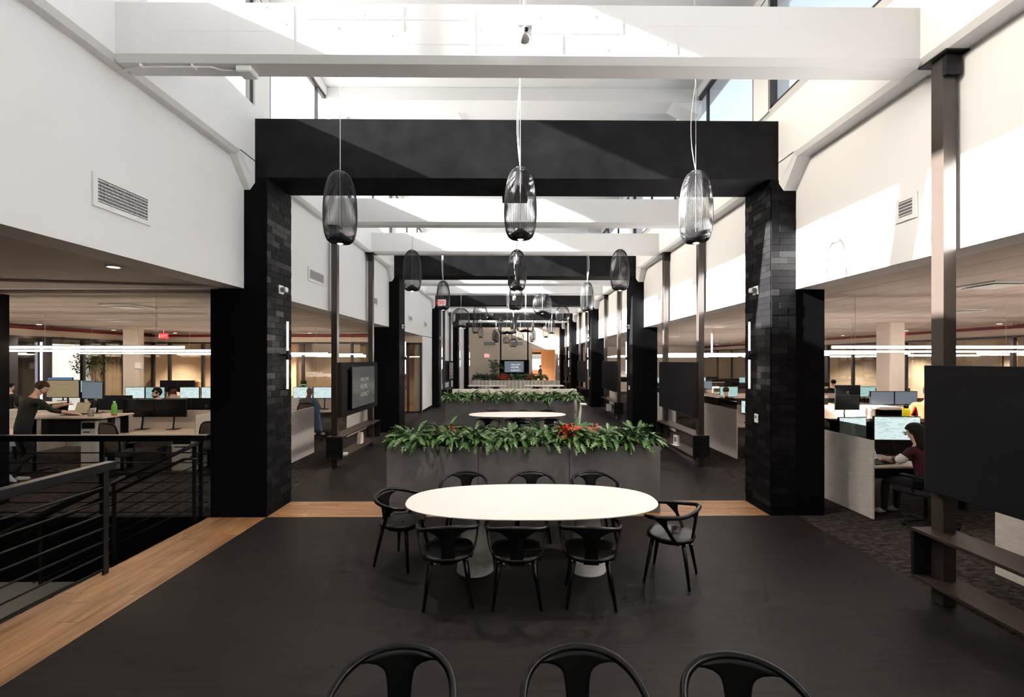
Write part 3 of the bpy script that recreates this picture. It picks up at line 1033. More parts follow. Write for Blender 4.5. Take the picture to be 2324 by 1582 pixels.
struct('ground', MB().box(-60, -17.2, -40, 80, -0.3, -0.05).box(17.2, 60, -40, 80, -0.3, -0.05).box(-17.2, 17.2, END_Y + 6, 80, -0.3, -0.05), 'outdoor_ground', 'pale ground outside the building', 'ground')
struct('wall_side_right', MB().box(16.9, 17.1, Y0, END_Y + 6, 0, 5.2), 'wall_white', 'outer wall of the right office', 'wall')
struct('wall_side_left', MB().box(-17.25, -17.2, Y0, 16.7, 0, 5.2).box(-17.25, -17.2, 18.5, END_Y, 0, 5.2).box(-17.25, -17.2, 16.7, 18.5, 2.8, 5.2), 'wall_white', 'outer wall of the left office', 'wall')

struct('wall_office_end', MB().box(4.45, GX_R, 34.0, 34.15, 0, ZC + 0.01), 'cream_wall', 'cream wall closing the far end of the right office', 'wall')

# square ceiling columns in the offices
struct('column', MB().box(-12.72, -12.25, 14.95, 15.25, 0, ZC + 0.02, 0.02).box(-12.32, -12.15, 14.9, 15.05, 0, ZC + .02, 0.01), 'cream_wall', 'cream column standing in the left office', 'column')
struct('column', MB().box(10.04, 10.45, 12.02, 12.5, 0, ZC + 0.02, 0.02), 'cream_wall', 'cream column standing in the right office near the glazed rooms', 'column')


# ------------------------------------------------------------------ lamps
def linear_light(x0, x1, y, label, z=2.40, m='led_warm'):
    t = thing('linear_pendant', label, 'light', ((x0 + x1) / 2, y, z), 0, 'linear pendant lights over the desks')
    MB().box(x0, x1, y - 0.018, y + 0.018, z + 0.018, z + 0.03).build('housing', 'white_plastic', t, world=True)
    MB().box(x0, x1, y - 0.018, y + 0.018, z - 0.018, z + 0.018, 0.005).build('diffuser', m, t, world=True)
    n = max(2, int(abs(x1 - x0) / 2.4) + 1)
    for i in range(n):
        x = x0 + (x1 - x0) * (i + 0.15) / (n - 0.7)
        MB().tube([(x, y, z + 0.045), (x, y, ZC + 0.01)], 0.004, 4).build('cable', 'cable_white', t, world=True)


linear_light(-12.0, -5.2, 7.25, 'long glowing linear light in the left office, nearest the stair railing')
linear_light(-12.8, -4.9, 9.87, 'long glowing linear light over the nearest desk bench of the left office')
linear_light(-13.0, -5.6, 13.8, 'long glowing linear light over the second desk bench of the left office')
linear_light(-12.0, -5.4, 16.4, 'long glowing linear light in the left office close to the meeting rooms')
NUM = ['first', 'second', 'third', 'fourth', 'fifth', 'sixth', 'seventh', 'eighth', 'ninth']
RROWS = [2.0, 6.18, 9.97, 13.76, 17.55, 21.34, 25.1, 28.9]
RW = ['nearest', 'second', 'third', 'fourth', 'fifth', 'sixth', 'seventh', 'eighth']
for k, y in enumerate(RROWS):
    linear_light(5.0 if k % 2 else 5.6, 12.9, y + 0.9 if k else 3.6, 'glowing linear light over the %s desk bench of the right office' % RW[k], m='led_cool')
t = thing('vertical_light', 'slim vertical white tube light hanging over the right office', 'light', (6.1, 13.9, 2.43))
MB().tube([(6.1, 13.9, 2.43), (6.1, 13.9, 3.0)], 0.022, 8).build('tube', 'led_cool', t, world=True)
MB().tube([(6.1, 13.9, 3.0), (6.1, 13.9, ZC + .01)], 0.004, 4).build('cable', 'cable_white', t, world=True)
t = thing('edge_light', 'cool vertical light strip on the black post of the left glass wall', 'light', (GX_L + 0.08, 13.38, 0))
MB().box(GX_L + 0.05, GX_L + 0.09, 13.36, 13.41, 0.9, 2.72, 0.01).build('strip', 'led_blue', t, world=True)
# round recessed lamps washing the fascia, plus added fill lamps for the rooms
dl_can = MB().lathe([(0.07, -0.004), (0.075, 0.0), (0.075, 0.012)], 16).mesh('trim_ring', 'white_plastic')
dl_lens = MB().lathe([(0.052, -0.006), (0.055, -0.003)], 16).mesh('lens', 'bulb')
spot_d = bpy.data.lights.new('downlight_lamp', 'SPOT')
spot_d.energy = 130
spot_d.color = (1.0, 0.84, 0.66)
spot_d.spot_size = R(110)
spot_d.spot_blend = 0.6
spot_d.shadow_soft_size = 0.06
room_fill_d = spot_d.copy()
room_fill_d.energy = 820  # strong fill for the otherwise dark rooms behind glass


def downlight(x, y, label, z=ZC + 0.004, lamp=True):
    t = thing('downlight', label, 'light', (x, y, z), 0, 'recessed ceiling lamps')
    inst('trim_ring', dl_can, t, (0, 0, 0))
    inst('lens', dl_lens, t, (0, 0, 0))
    if lamp:
        l = bpy.data.objects.new('lamp', room_fill_d if 'inside' in label else spot_d)
        C.objects.link(l)
        l.parent = t
        l.location = (0, 0, -0.03)


for i, y in enumerate((8.2, 10.6, 13.0, 15.4)):
    downlight(-13.4, y, 'small recessed lamp washing the fascia of the left window wall, %s from the black pier' % ['first', 'second', 'third', 'fourth'][i])
for i, x in enumerate((-12.6, -10.0, -7.6)):
    downlight(x, 17.1, 'small recessed lamp in front of the meeting room glass, %s from the left' % ['first', 'second', 'third'][i])
for i, x in enumerate((-12.3, -9.6, -7.7)):
    downlight(x, 19.2, 'added fill lamp inside the meeting rooms, %s from the left' % ['first', 'second', 'third'][i], ZC + 0.05)  # added to brighten the meeting rooms behind the glass
for i, y in enumerate((6.5, 9.5, 12.5, 15.5, 18.5, 22, 26, 30)):
    downlight(13.5, y, 'small recessed lamp washing the right office fascia, %s from the viewer' % ['first', 'second', 'third', 'fourth', 'fifth', 'sixth', 'seventh', 'eighth'][i])
for i, y in enumerate((6.5, 10.5, 14.5, 18.5, 22.5, 26.0, 29.5)):
    downlight(15.3, y, 'added fill lamp inside the glazed rooms on the right, %s from the viewer' % NUM[i], ZC + 0.05)  # added to brighten the back walls of the glazed rooms
downlight(-4.35, 5.0, 'small recessed lamp in the ceiling over the stairwell', ZC + 0.014, False)
downlight(-6.9, 3.6, 'added unseen fill lamp in the ceiling over the stairwell, left of the first', ZC + 0.014)  # added out of view to light the stair landing
downlight(-4.9, 21.0, 'added unseen fill lamp in the room behind the left glass front', ZC - 0.006)  # added fill, hidden above the glass front
downlight(2.6, END_Y + 1.6, 'small recessed lamp in the tan room beyond the far opening', ZC - 0.006)
# flat square diffusers
for i, (x, y) in enumerate(((-11.8, 9.6), (-7.2, 8.6), (-10.0, 11.6), (-6.6, 12.4), (6.4, 6.0), (9.2, 9.2), (11.4, 7.6), (7.5, 12.6), (9.6, 16.5), (6.8, 19.5))):
    t = thing('ceiling_diffuser', 'thin square air diffuser in the %s office ceiling, %s from the viewer' % ('left' if x < 0 else 'right', ['first', 'second', 'third', 'fourth', 'first', 'fifth', 'third', 'sixth', 'seventh', 'eighth'][i] if i != 5 else 'fourth'), 'vent', (x, y, ZC))
    MB().box(-0.3, 0.3, -0.3, 0.3, -0.012, 0.012, 0.004).build('frame', 'white_plastic', t)
    MB().box(-0.22, 0.22, -0.22, 0.22, -0.03, -0.022, 0.002).build('plate', 'vent_white', t)


# exit signs
def exit_sign(label, loc, rotz, w=0.32, h=0.2, boxed='exit_white', ink='exit_red'):
    t = thing('exit_sign', label, 'sign', loc, rotz)
    MB().box(-w / 2, w / 2, -0.03, 0.03, -h / 2, h / 2, 0.008).build('box', boxed, t)
    text('lettering', 'EXIT', h * 0.80, ink, t, (0, -0.034, -h * 0.29), (R(90), 0, 0), 0.002, 'CENTER')
    MB().tube([(0, 0, h / 2), (0, 0, h / 2 + 0.12)], 0.012, 6).build('stem', 'white_plastic', t)


exit_sign('red exit sign hanging by the cream column of the left office', (-11.35, 14.9, 2.98), 0, 0.28, 0.17, 'exit_red', 'exit_white')
exit_sign('red exit sign on the fascia of the right office', (12.2, 14.2, 2.98), 0, 0.28, 0.17, 'exit_red', 'print_grey')
exit_sign('white exit sign with red letters beside the third left column', (-3.32, 21.165, 4.86), 0, 0.42, 0.30)
exit_sign('small exit sign with red letters on the far end wall', (-2.15, END_Y - 0.06, 2.55), 0, 0.42, 0.28)


# wall sconces: two glowing bars on a bracket, on the inner face of each column
def sconce(x, y, s, label):
    t = thing('wall_sconce', label, 'light', (x, y, 2.27), 0, 'linear wall sconces on the columns')
    xx = x - s * 0.09
    MB().tube([(x, y, 2.27), (xx, y, 2.27)], 0.014, 8).build('bracket', 'steel_black', t, world=True)
    MB().tube([(x - s * 0.012, y, 2.27), (x + 0, y, 2.27)], 0.035, 12).build('wall_plate', 'steel_black', t, world=True)
    MB().tube([(xx, y, 2.20), (xx, y, 2.34)], 0.015, 8).build('joint', 'steel_black', t, world=True)
    MB().tube([(xx, y, 2.34), (xx, y, 2.77)], 0.014, 8).build('light_bar', 'led_strip', t, world=True)
    MB().tube([(xx, y, 1.77), (xx, y, 2.20)], 0.014, 8).build('light_bar', 'led_strip', t, world=True)


for k, y in enumerate(FRAMES):
    sconce(XL, y + 0.42, -1, 'vertical glowing bar lamp on the %s left column' % WORD[k])
    sconce(XR, y + 0.42, 1, 'vertical glowing bar lamp on the %s right column' % WORD[k])
    for s, x, nm in ((-1, XL, 'left'), (1, XR, 'right')):
        xx = x - s * 0.012
        t = thing('security_camera', 'white security camera on the %s %s column' % (WORD[k], nm), 'camera', (xx, y + 0.38, 3.24))
        MB().box(-0.012, 0.012, -0.07, 0.07, -0.065, 0.065, 0.006).build('mount', 'white_plastic', t)
        MB().box(*sorted((-s * 0.01, -s * 0.10)), -0.05, 0.03, -0.04, 0.035, 0.012).build('body', 'white_plastic', t)
        MB().lathe([(0.03, 0), (0.03, 0.012), (0.022, 0.016)], 14, Matrix.Translation((-s * 0.055, -0.05, 0)) @ Matrix.Rotation(R(90), 4, 'X')).build('lens', 'print_grey', t)
    t = thing('wall_thermostat', 'small white wall controller on the %s right column' % WORD[k], 'thermostat', (XR - 0.012, y + 0.36, 1.33))
    MB().box(-0.014, 0.014, -0.045, 0.045, -0.065, 0.065, 0.006).build('case', 'white_plastic', t)
    MB().box(-0.017, -0.013, -0.025, 0.025, 0.0, 0.045).build('display', 'print_grey', t)
    # black box hanging below the beam
    t = thing('beam_box', 'black box hung under the %s black beam, centre of the hall' % WORD[k], 'box', (0.03, y + 0.52, ZB))
    MB().box(-0.19, 0.19, -0.06, 0.06, -0.15, -0.002, 0.004).build('body', 'steel_black', t)
    MB().box(-0.10, 0.10, -0.03, 0.03, -0.005, 0.0).build('mount', 'steel_black', t)

# dome cameras hung on rods in the middle of the hall
for k, (x, y, z) in enumerate(((0.103, 3.95, 5.05), (0.09, 11.3, 4.66), (0.06, 17.9, 4.62))):
    t = thing('dome_camera', '%s hanging dome camera in the middle of the hall' % ['nearest', 'second', 'third'][k], 'camera', (x, y, z))
    MB().tube([(0, 0, 0.08), (0, 0, ROOF - z)], 0.014, 8).build('rod', 'cable_white', t)
    MB().box(-0.066, 0.066, -0.066, 0.066, 0.0, 0.085, 0.01).build('housing', 'white_plastic', t)
    MB().lathe([(0.02, -0.095), (0.05, -0.08), (0.068, -0.05), (0.068, 0.0)], 20).build('dome', 'dome_silver', t)
    MB().lathe([(0.02, 0), (0.02, 0.01), (0.012, 0.014)], 12, Matrix.Translation((0.01, -0.066, -0.03)) @ Matrix.Rotation(R(90), 4, 'X')).build('lens', 'plastic_black', t)


# wall vents
def vent(label, x, y, z, L, H, s, bars='both'):
    t = thing('wall_vent', label, 'vent', (x, y, z))
    f = MB()
    e = 0.045
    for a, b, c, d in ((-L / 2 - e, L / 2 + e, -H / 2 - e, -H / 2), (-L / 2 - e, L / 2 + e, H / 2, H / 2 + e), (-L / 2 - e, -L / 2, -H / 2, H / 2), (L / 2, L / 2 + e, -H / 2, H / 2)):
        f.box(-0.012, 0.012, a, b, c, d)
    f.build('frame', 'vent_white', t)
    MB().box(*sorted((-s * 0.0, -s * 0.008)), -L / 2, L / 2, -H / 2, H / 2).build('backing', 'vent_dark', t)
    n = max(4, int(H / 0.03))
    for i in range(n):
        zz = -H / 2 + H * (i + 0.5) / n
        MB().box(-0.012 * 1, 0.010, -L / 2, L / 2, zz - 0.004, zz + 0.004).build('slat', 'vent_white', t)
    if bars == 'both':
        q = MB()
        m = int(L / 0.032)
        for i in range(1, m):
            yy = -L / 2 + L * i / m
            q.box(-0.008, 0.008, yy - 0.0025, yy + 0.0025, -H / 2, H / 2)
        q.build('cross_bars', 'vent_white', t)


vent('large louvred vent in the white wall above the stairwell', WL + 0.008, 4.42, 3.735, 0.56, 0.215, -1)
vent('nearer vent in the left white wall behind the screen stand', WL + 0.008, 8.73, 3.79, 0.62, 0.17, -1, 'slats')
vent('farther vent in the left white wall behind the screen stand', WL + 0.008, 12.3, 3.80, 0.62, 0.17, -1, 'slats')
vent('nearer vent in the left white wall above the glass front', WL + 0.008, 16.7, 3.72, 0.5, 0.15, -1, 'slats')
vent('farther vent in the left white wall above the glass front', WL + 0.008, 19.6, 3.72, 0.5, 0.15, -1, 'slats')
vent('vent in the right white wall beside the nearest steel post', WR - 0.008, 4.58, 3.74, 0.16, 0.16, 1, 'slats')
for i, x in enumerate((-1.93, 0.32)):
    t = thing('wall_vent', '%s grey grille high on the far end wall' % ['left', 'right'][i], 'vent', (x, END_Y - 0.012, 3.55))
    MB().box(-0.46, 0.46, -0.012, 0.01, -0.13, 0.13, 0.004).build('frame', 'vent_dark', t)
    for q in range(14):
        MB().box(-0.43 + q * 0.062, -0.40 + q * 0.062, -0.018, -0.01, -0.11, 0.11).build('slat', 'cabinet_grey', t)


# ------------------------------------------------------------------ pendant lamps of thin curved wire
def cage_profile(r, h, top, bot, n=16):
    """(radius, z) of one wire from the bottom hub to the top ring; z=0 at the bottom"""
    out = []
    for i in range(n + 1):
        u = i / n
        a = math.pi * u
        # superellipse side, fuller at the bottom
        zz = 0.5 - 0.5 * math.cos(a)
        e = 0.34 if zz < 0.5 else 0.34 + 0.5 * (zz - 0.5)
        s = abs(math.sin(a)) ** e
        rr = r * s * (1.0 - 0.16 * zz ** 1.5)
        lo = bot * (1 - zz) if zz < 0.5 else 0
        hi = top * zz if zz >= 0.5 else 0
        rr = max(rr, lo, hi)
        out.append((rr, h * zz))
    return out


def pendant_meshes(r, h, wires, wr, top, bot):
    pr = cage_profile(r, h, top, bot)
    cg = MB()
    for j in range(wires):
        a = 2 * math.pi * j / wires
        cg.tube([(q * math.cos(a), q * math.sin(a), z) for q, z in pr], wr, 4, cap=False)
    ring = MB()
    for rr, z, th in ((top, h, 0.005), (bot, 0.0, 0.006)):
        n = 24
        ring.tube([(rr * math.cos(2 * math.pi * i / n), rr * math.sin(2 * math.pi * i / n), z) for i in range(n + 1)], th, 6, cap=False)
    dish = MB().lathe([(bot, 0.0), (r * 0.62, 0.045), (r * 0.60, 0.055), (r * 0.3, 0.10), (0.03, 0.125), (0.01, 0.13)], 24)
    stem = MB().tube([(0, 0, 0.12), (0, 0, h + 0.02)], 0.004, 6)
    bulb = MB().lathe([(0.02, -0.012), (bot * 0.75, -0.006), (bot * 0.8, 0.0)], 16)
    return [('wire_cage', cg.mesh('wire_cage', 'wire_cage')), ('rim_ring', ring.mesh('rim_ring', 'wire_cage')), ('light_dish', dish.mesh('light_dish', 'plastic_black')),
            ('stem', stem.mesh('stem', 'cable_white')), ('bulb', bulb.mesh('bulb', 'bulb'))]


TALL = pendant_meshes(0.203, 0.85, 84, 0.0027, 0.055, 0.04)
TALL_FAR = pendant_meshes(0.203, 0.85, 44, 0.0048, 0.055, 0.04)
WIDE = pendant_meshes(0.38, 0.76, 48, 0.0060, 0.07, 0.05)
pl_d = bpy.data.lights.new('pendant_lamp', 'SPOT')
pl_d.energy = 118
pl_d.color = (1.0, 0.88, 0.79)
pl_d.spot_size = R(105)
pl_d.spot_blend = 0.5
pl_d.shadow_soft_size = 0.05


def cord_mesh(length, loops, seed):
    q = random.Random(seed)
    pts = [(0, 0, 0.0)]
    ph = q.uniform(0, 6)
    for i in range(1, 22):
        u = i / 21
        z = length * u
        amp = 0.075 * math.sin(math.pi * min(1, z / 1.1)) if z < 1.1 else 0.02 * math.sin(3 * u + ph)
        pts.append((amp * math.cos(ph), amp * math.sin(ph), z))
    mb = MB().tube(pts, 0.0045, 5, cap=False)
    if loops > 1:
        mb.tube([(x * 0.55 + 0.004, y * 0.55, z) for x, y, z in pts], 0.0035, 5, cap=False)
    return mb.mesh('power_cord', 'cable_white')


CORDS = [cord_mesh(3.2, 1 + (i % 2), i) for i in range(5)]


def pendant(kind, x, y, zb, label, group, scale=1.0, lamp=False, ci=0, far=False):
    name = 'tall_wire_pendant' if kind == 'tall' else 'wide_wire_pendant'
    t = thing(name, label, 'pendant lamp', (x, y, zb), 0, group)
    parts = (TALL_FAR if far else TALL) if kind == 'tall' else WIDE
    for nm, me in parts:
        inst(nm, me, t, (0, 0, 0), (0, 0, 0), (scale,) * 3)
    h = (0.85 if kind == 'tall' else 0.76) * scale
    L = ROOF - zb - h
    inst('power_cord', CORDS[ci % 5], t, (0, 0, h), (0, 0, ci * 1.3), (1, 1, L / 3.2))
    inst('suspension_cable', SUSP, t, (0, 0, h), (0, 0, 0), (1, 1, L))
    if lamp:
        l = bpy.data.objects.new('lamp', pl_d)
        C.objects.link(l)
        l.parent = t
        l.location = (0, 0, -0.03)
    return t


SUSP = MB().tube([(0, 0, 0), (0, 0, 1)], 0.002, 4, cap=False).mesh('suspension_cable', 'cable_white')
SIDE = ['left', 'middle', 'right']
ROWN = ['nearest row', 'second row', 'third row']
for k, (y, half) in enumerate(((5.45, 2.13), (9.55, 2.18), (13.35, 2.11))):
    for q in range(3):
        x = 0.07 + (q - 1) * half + (0.02 if q == 1 else 0)
        zz = 3.645 + [(-0.055, 0.0, -0.035), (0.0, 0.01, 0.02), (0.02, 0.02, -0.02)][k][q]
        pendant('tall', x, y, zz, '%s tall black wire pendant of the %s of three' % (SIDE[q], ROWN[k]), 'tall wire pendants in rows of three', lamp=True, ci=k * 3 + q, far=k > 1)
# loose cluster over the banquettes: (pixel x, pixel y of centre, pixel height, kind, label)
CL = [(1046, 722, 43, 'w', 'wide wire pendant, leftmost of the far cluster'),
      (1090, 709, 34, 'w', 'wide wire pendant, second from the left in the far cluster'),
      (1106, 706, 29, 'w', 'wide wire pendant overlapping the second from the left in the far cluster'),
      (1135, 717, 26, 'w', 'wide wire pendant left of the centre of the far cluster'),
      (1151, 737, 43, 'w', 'large low wire pendant just left of the hall axis'),
      (1192, 733, 42, 'w', 'large low wire pendant just right of the hall axis'),
      (1231, 689, 45, 'w', 'large bright wide wire pendant, highest of the far cluster'),
      (1277, 712, 33, 'w', 'wide wire pendant, rightmost of the far cluster'),
      (1079, 741, 33, 't', 'tall wire pendant under the second wide pendant from the left'),
      (1091, 755, 25, 't', 'tall wire pendant, lower neighbour of the left tall pendant in the far cluster'),
      (1123, 761, 25, 't', 'tall wire pendant left of the far screen posts, nearer of two'),
      (1127, 766, 23, 't', 'tall wire pendant left of the far screen posts, farther of two'),
      (1166, 740, 34, 't', 'tall wire pendant on the hall axis in the far cluster, upper'),
      (1166, 760, 24, 't', 'tall wire pendant on the hall axis in the far cluster, lower'),
      (1149, 772, 15, 'w', 'small far wire pendant in front of the end wall, left'),
      (1165, 778, 19, 'w', 'small far wire pendant in front of the right end wall grille'),
      (1182, 764, 15, 'w', 'small far wire pendant in front of the end wall, right'),
      (1210, 760, 25, 't', 'tall wire pendant right of the far screen posts, nearer of two'),
      (1207, 765, 23, 't', 'tall wire pendant right of the far screen posts, farther of two'),
      (1239, 752, 29, 't', 'tall wire pendant left of the rightmost tall one in the far cluster'),
      (1252, 741, 34, 't', 'tall wire pendant, rightmost tall one of the far cluster'),
      (1170, 682, 52, 't', 'tall wire pendant on the hall axis behind the second row')]
for i, (px, py, ph, kd, lab) in enumerate(CL):
    hh = 0.85 if kd == 't' else 0.76
    y = min(hh * F_PX / ph, 35.8 - 1.1 * (i % 5))
    sc = y * ph / F_PX / hh
    if lab.endswith('second row'):
        continue
    pendant('tall' if kd == 't' else 'wide', (px - VPX) * y / F_PX, y, 2.2 + (VPY - py - ph / 2) * y / F_PX, lab, 'wire pendants of the far cluster', scale=sc, lamp=(i in (0, 4, 5, 7)), ci=i, far=True)


# ------------------------------------------------------------------ railings
def railing(label, horiz, const, a, b, posts, end_side):
    t = thing('railing', label, 'railing', (const, (a + b) / 2, 0) if horiz == 'y' else ((a + b) / 2, const, 0))

    def bx(u0, u1, w0, w1, z0, z1, bev=0.0):
        return MB().box(w0, w1, u0, u1, z0, z1, bev) if horiz == 'y' else MB().box(u0, u1, w0, w1, z0, z1, bev)
    bx(a, b, const - 0.055, const + 0.055, 1.06, 1.145, 0.006).build('top_rail', 'steel_black', t, world=True)
    for u in posts:
        bx(u - 0.03, u + 0.03, const - 0.012, const + 0.012, -0.02, 1.06, 0.003).build('post', 'steel_black', t, world=True)
    for i in range(7):
        z = 0.06 + 0.139 * i
        p = [(const, a, z), (const, b - 0.03, z)] if horiz == 'y' else [(a, const, z), (b, const, z)]
        MB().tube(p, 0.010, 6).build('bar', 'steel_black', t, world=True)
    return t


rl = railing('near black steel railing along the oak strip above the stairs', 'y', -4.19, 0.6, 4.80, (4.72, 3.2, 1.7), 1)
MB().tube([(-4.22, 4.76, 0.90), (-4.22, 4.98, 0.93), (-4.26, 5.0, 0.90), (-4.42, 5.0, 0.86), (-6.0, 5.0, 0.12)], 0.018, 8).build('handrail', 'steel_black', rl, world=True)
rl = railing('far black steel railing at the edge of the left office above the stairs', 'x', 6.46, -7.76, -4.30, (-7.72, -5.78, -4.40), 1)
rs = thing('stair_rail', 'sloping black stair railing going down in front of the far railing', 'railing', (-4.4, 6.3, 0))
n0, n1 = Vector((-4.33, 6.33, 1.06)), Vector((-6.6, 6.33, -0.02))
MB().tube([n0, n1], 0.028, 6).build('top_rail', 'steel_black', rs, world=True)
for i in range(6):
    dz = 0.15 + i * 0.14
    MB().tube([n0 - Vector((0, 0, dz)), n1 - Vector((0, 0, dz))], 0.010, 6).build('bar', 'steel_black', rs, world=True)
for x in (-4.40, -5.5, -6.5):
    zt = 1.06 + (x + 4.33) * (1.08 / 2.27)
    MB().box(x - 0.025, x + 0.025, 6.32, 6.345, zt - 1.05, zt, 0.003).build('post', 'steel_black', rs, world=True)
MB().tube([(-4.26, 6.20, 0.86), (-4.45, 6.20, 0.86), (-6.6, 6.20, -0.16)], 0.018, 8).build('handrail', 'steel_black', rs, world=True)


# ------------------------------------------------------------------ oval tables
def superoval(a, b, n=64, e=2.45):
    out = []
    for i in range(n):
        t = 2 * math.pi * i / n
        c, s = math.cos(t), math.sin(t)
        out.append((a * math.copysign(abs(c) ** (2 / e), c), b * math.copysign(abs(s) ** (2 / e), s)))
    return out


def oval_table(x, y, label):
    t = thing('oval_table', label, 'table', (x, y, 0))
    mb = MB()
    o1, o2 = superoval(1.30, 0.60), superoval(1.25, 0.55)
    n = len(o1)
    vs_ = [(p[0], p[1], 0.738) for p in o1] + [(p[0], p[1], 0.730) for p in o1] + [(p[0], p[1], 0.712) for p in o2]
    fs = [tuple(range(n))] + [tuple(reversed(range(2 * n, 3 * n)))]
    for i in range(n):
        j = (i + 1) % n
        fs += [(n + i, n + j, j, i), (2 * n + i, 2 * n + j, n + j, n + i)]
    mb.add(vs_, fs)
    mb.build('table_top', 'table_top', t)
    for q in (-0.59, 0.59):
        cone = MB().lathe([(0.195, 0.0), (0.192, 0.01), (0.112, 0.700), (0.112, 0.711)], 36, Matrix.Translation((q, 0.03, 0)))
        cone.build('pedestal', 'table_base', t)
    return t


oval_table(0.195, 4.76, 'pale oval table with two cone pedestals in the foreground')
oval_table(0.12, 12.25, 'pale oval table behind the nearest planter')

# ------------------------------------------------------------------ black wooden armchairs (bent rail, splat, two arm supports)
ch = thing('dining_chair', 'x', 'chair')
RAIL = [(-0.232, 0.205, 0.660), (-0.262, 0.165, 0.664), (-0.278, 0.09, 0.669), (-0.280, 0.0, 0.676), (-0.268, -0.09, 0.687), (-0.236, -0.17, 0.702), (-0.175, -0.23, 0.722), (-0.09, -0.262, 0.738), (0, -0.272, 0.744)]
RAIL = RAIL + [(-p[0], p[1], p[2]) for p in RAIL[-2::-1]]


def smooth_path(P, k=3):
    out = []
    P = [Vector(p) for p in P]
    for i in range(len(P) - 1):
        p0, p1, p2, p3 = P[max(i - 1, 0)], P[i], P[i + 1], P[min(i + 2, len(P) - 1)]
        for j in range(k):
            t_ = j / k
            out.append(0.5 * ((2 * p1) + (-p0 + p2) * t_ + (2 * p0 - 5 * p1 + 4 * p2 - p3) * t_ ** 2 + (-p0 + 3 * p1 - 3 * p2 + p3) * t_ ** 3))
    out.append(P[-1])
    return out


rp = smooth_path(RAIL, 3)
rr_ = [0.019 if 4 < i < len(rp) - 5 else (0.010 + 0.0022 * min(i, len(rp) - 1 - i)) for i in range(len(rp))]
MB().tube(rp, rr_, 10).build('arm_rail', 'chair_black', ch)


def splat(u, v):
    # v up, u across
    w = 0.068 - 0.012 * math.sin(math.pi * min(1, v / 0.7)) + 0.150 * max(0, (v - 0.66) / 0.34) ** 2.2
    x = (u - 0.5) * 2 * w
    ybase = -0.205 + (-0.262 + 0.205) * v
    yy = ybase + 1.25 * x * x * (0.4 + 0.6 * v)
    z = 0.40 + 0.335 * v - 0.55 * x * x * v
    return (x, yy, z)


MB().grid(splat, 10, 14, 0.018).build('back_splat', 'chair_black', ch)
for s in (-1, 1):
    def sup(u, v, s=s):
        wd = 0.018 + 0.062 * max(0, (v - 0.55) / 0.45) ** 2
        p = Vector((s * 0.205, -0.10, 0.41)).lerp(Vector((s * 0.276, 0.04, 0.672)), v)
        bulge = 0.018 * math.sin(math.pi * v)
        return (p.x + s * bulge, p.y + (u - 0.5) * 2 * wd + 0.03 * max(0, v - .6), p.z)
    MB().grid(sup, 6, 12, 0.014).build('arm_support', 'chair_black', ch)


def seat(u, v):
    a = 2 * math.pi * u
    c, s_ = math.cos(a), math.sin(a)
    e = 2.0 / 3.2
    x = 0.235 * math.copysign(abs(c) ** e, c)
    y = 0.225 * math.copysign(abs(s_) ** e, s_)
    if y < 0:
        x *= 1 - 0.22 * (-y / 0.225) ** 2
    r = v
    return (x * r, y * r - 0.005, 0.446 - 0.016 * (1 - r * r) + 0.006 * (y * r) / 0.225)


MB().grid(seat, 32, 5, 0.026).build('seat', 'chair_seat', ch)
MB().prism([(0.19 * math.cos(a) * 1.0, 0.185 * math.sin(a)) for a in [2 * math.pi * i / 24 for i in range(24)]], 0.395, 0.43).build('seat_frame', 'chair_black', ch)
for sx in (-1, 1):
    for sy in (-1, 1):
        MB().tube([(sx * 0.145, sy * 0.145, 0.425), (sx * 0.175, sy * 0.175, 0.25), (sx * 0.215, sy * 0.215, 0.0)], [0.021, 0.019, 0.013], 8).build('leg', 'chair_black', ch)
for sx in (-1, 1):
    for q in (0.115, 0.165):
        MB().sphere((sx * q, -0.218 + (q - 0.115) * 0.9, 0.415), 0.0065, 8, 5).build('screw', 'screw', ch)
KIDS.clear()
remember(ch)
G1, G2, G3 = 'chairs round the foreground oval table', 'chairs in the bottom foreground', 'chairs round the second oval table'
CH = [((-0.60, 4.22), 8, 'black armchair with its back to the viewer, left of three on the near side', G1),
      ((0.035, 4.20), 0, 'black armchair with its back to the viewer, middle of three on the near side', G1),
      ((0.71, 4.20), -6, 'black armchair with its back to the viewer, right of three on the near side', G1),
      ((-0.61, 5.66), 178, 'black armchair on the far side of the foreground table, left of three', G1),
      ((0.24, 5.66), 180, 'black armchair on the far side of the foreground table, middle of three', G1),
      ((1.02, 5.64), 184, 'black armchair on the far side of the foreground table, right of three', G1),
      ((-1.20, 4.98), -112, 'black armchair at the left end of the foreground oval table', G1),
      ((1.60, 4.60), 60, 'black armchair at the right end of the foreground oval table', G1),
      ((-0.55, 2.05), 184, 'left of three cropped black armchairs along the bottom edge', G2),
      ((0.325, 2.035), 181, 'middle of three cropped black armchairs along the bottom edge', G2),
      ((1.04, 1.965), 168, 'right of three cropped black armchairs along the bottom edge', G2),
      ((-0.62, 11.62), -6, 'black armchair at the near side of the second table, left of three', G3),
      ((0.08, 11.60), 0, 'black armchair at the near side of the second table, middle of three', G3),
      ((0.86, 11.60), 14, 'black armchair at the near side of the second table, right of three', G3),
      ((-0.55, 12.98), 182, 'black armchair at the far side of the second table, left of three', G3),
      ((0.33, 12.98), 180, 'black armchair at the far side of the second table, middle of three', G3),
      ((0.98, 12.98), 178, 'black armchair at the far side of the second table, right of three', G3)]
for i, ((x, y), a, lab, grp) in enumerate(CH):
    place(ch, i == 0, (x, y, 0), R(a), lab, grp)
for i, x in enumerate((-1.95, -0.95, 1.30, 2.25)):
    place(ch, False, (x, 24.55, 0), 0, 'black armchair at the far dining tables, %s from the left' % ['first', 'second', 'third', 'fourth'][i], 'chairs at the far dining tables')


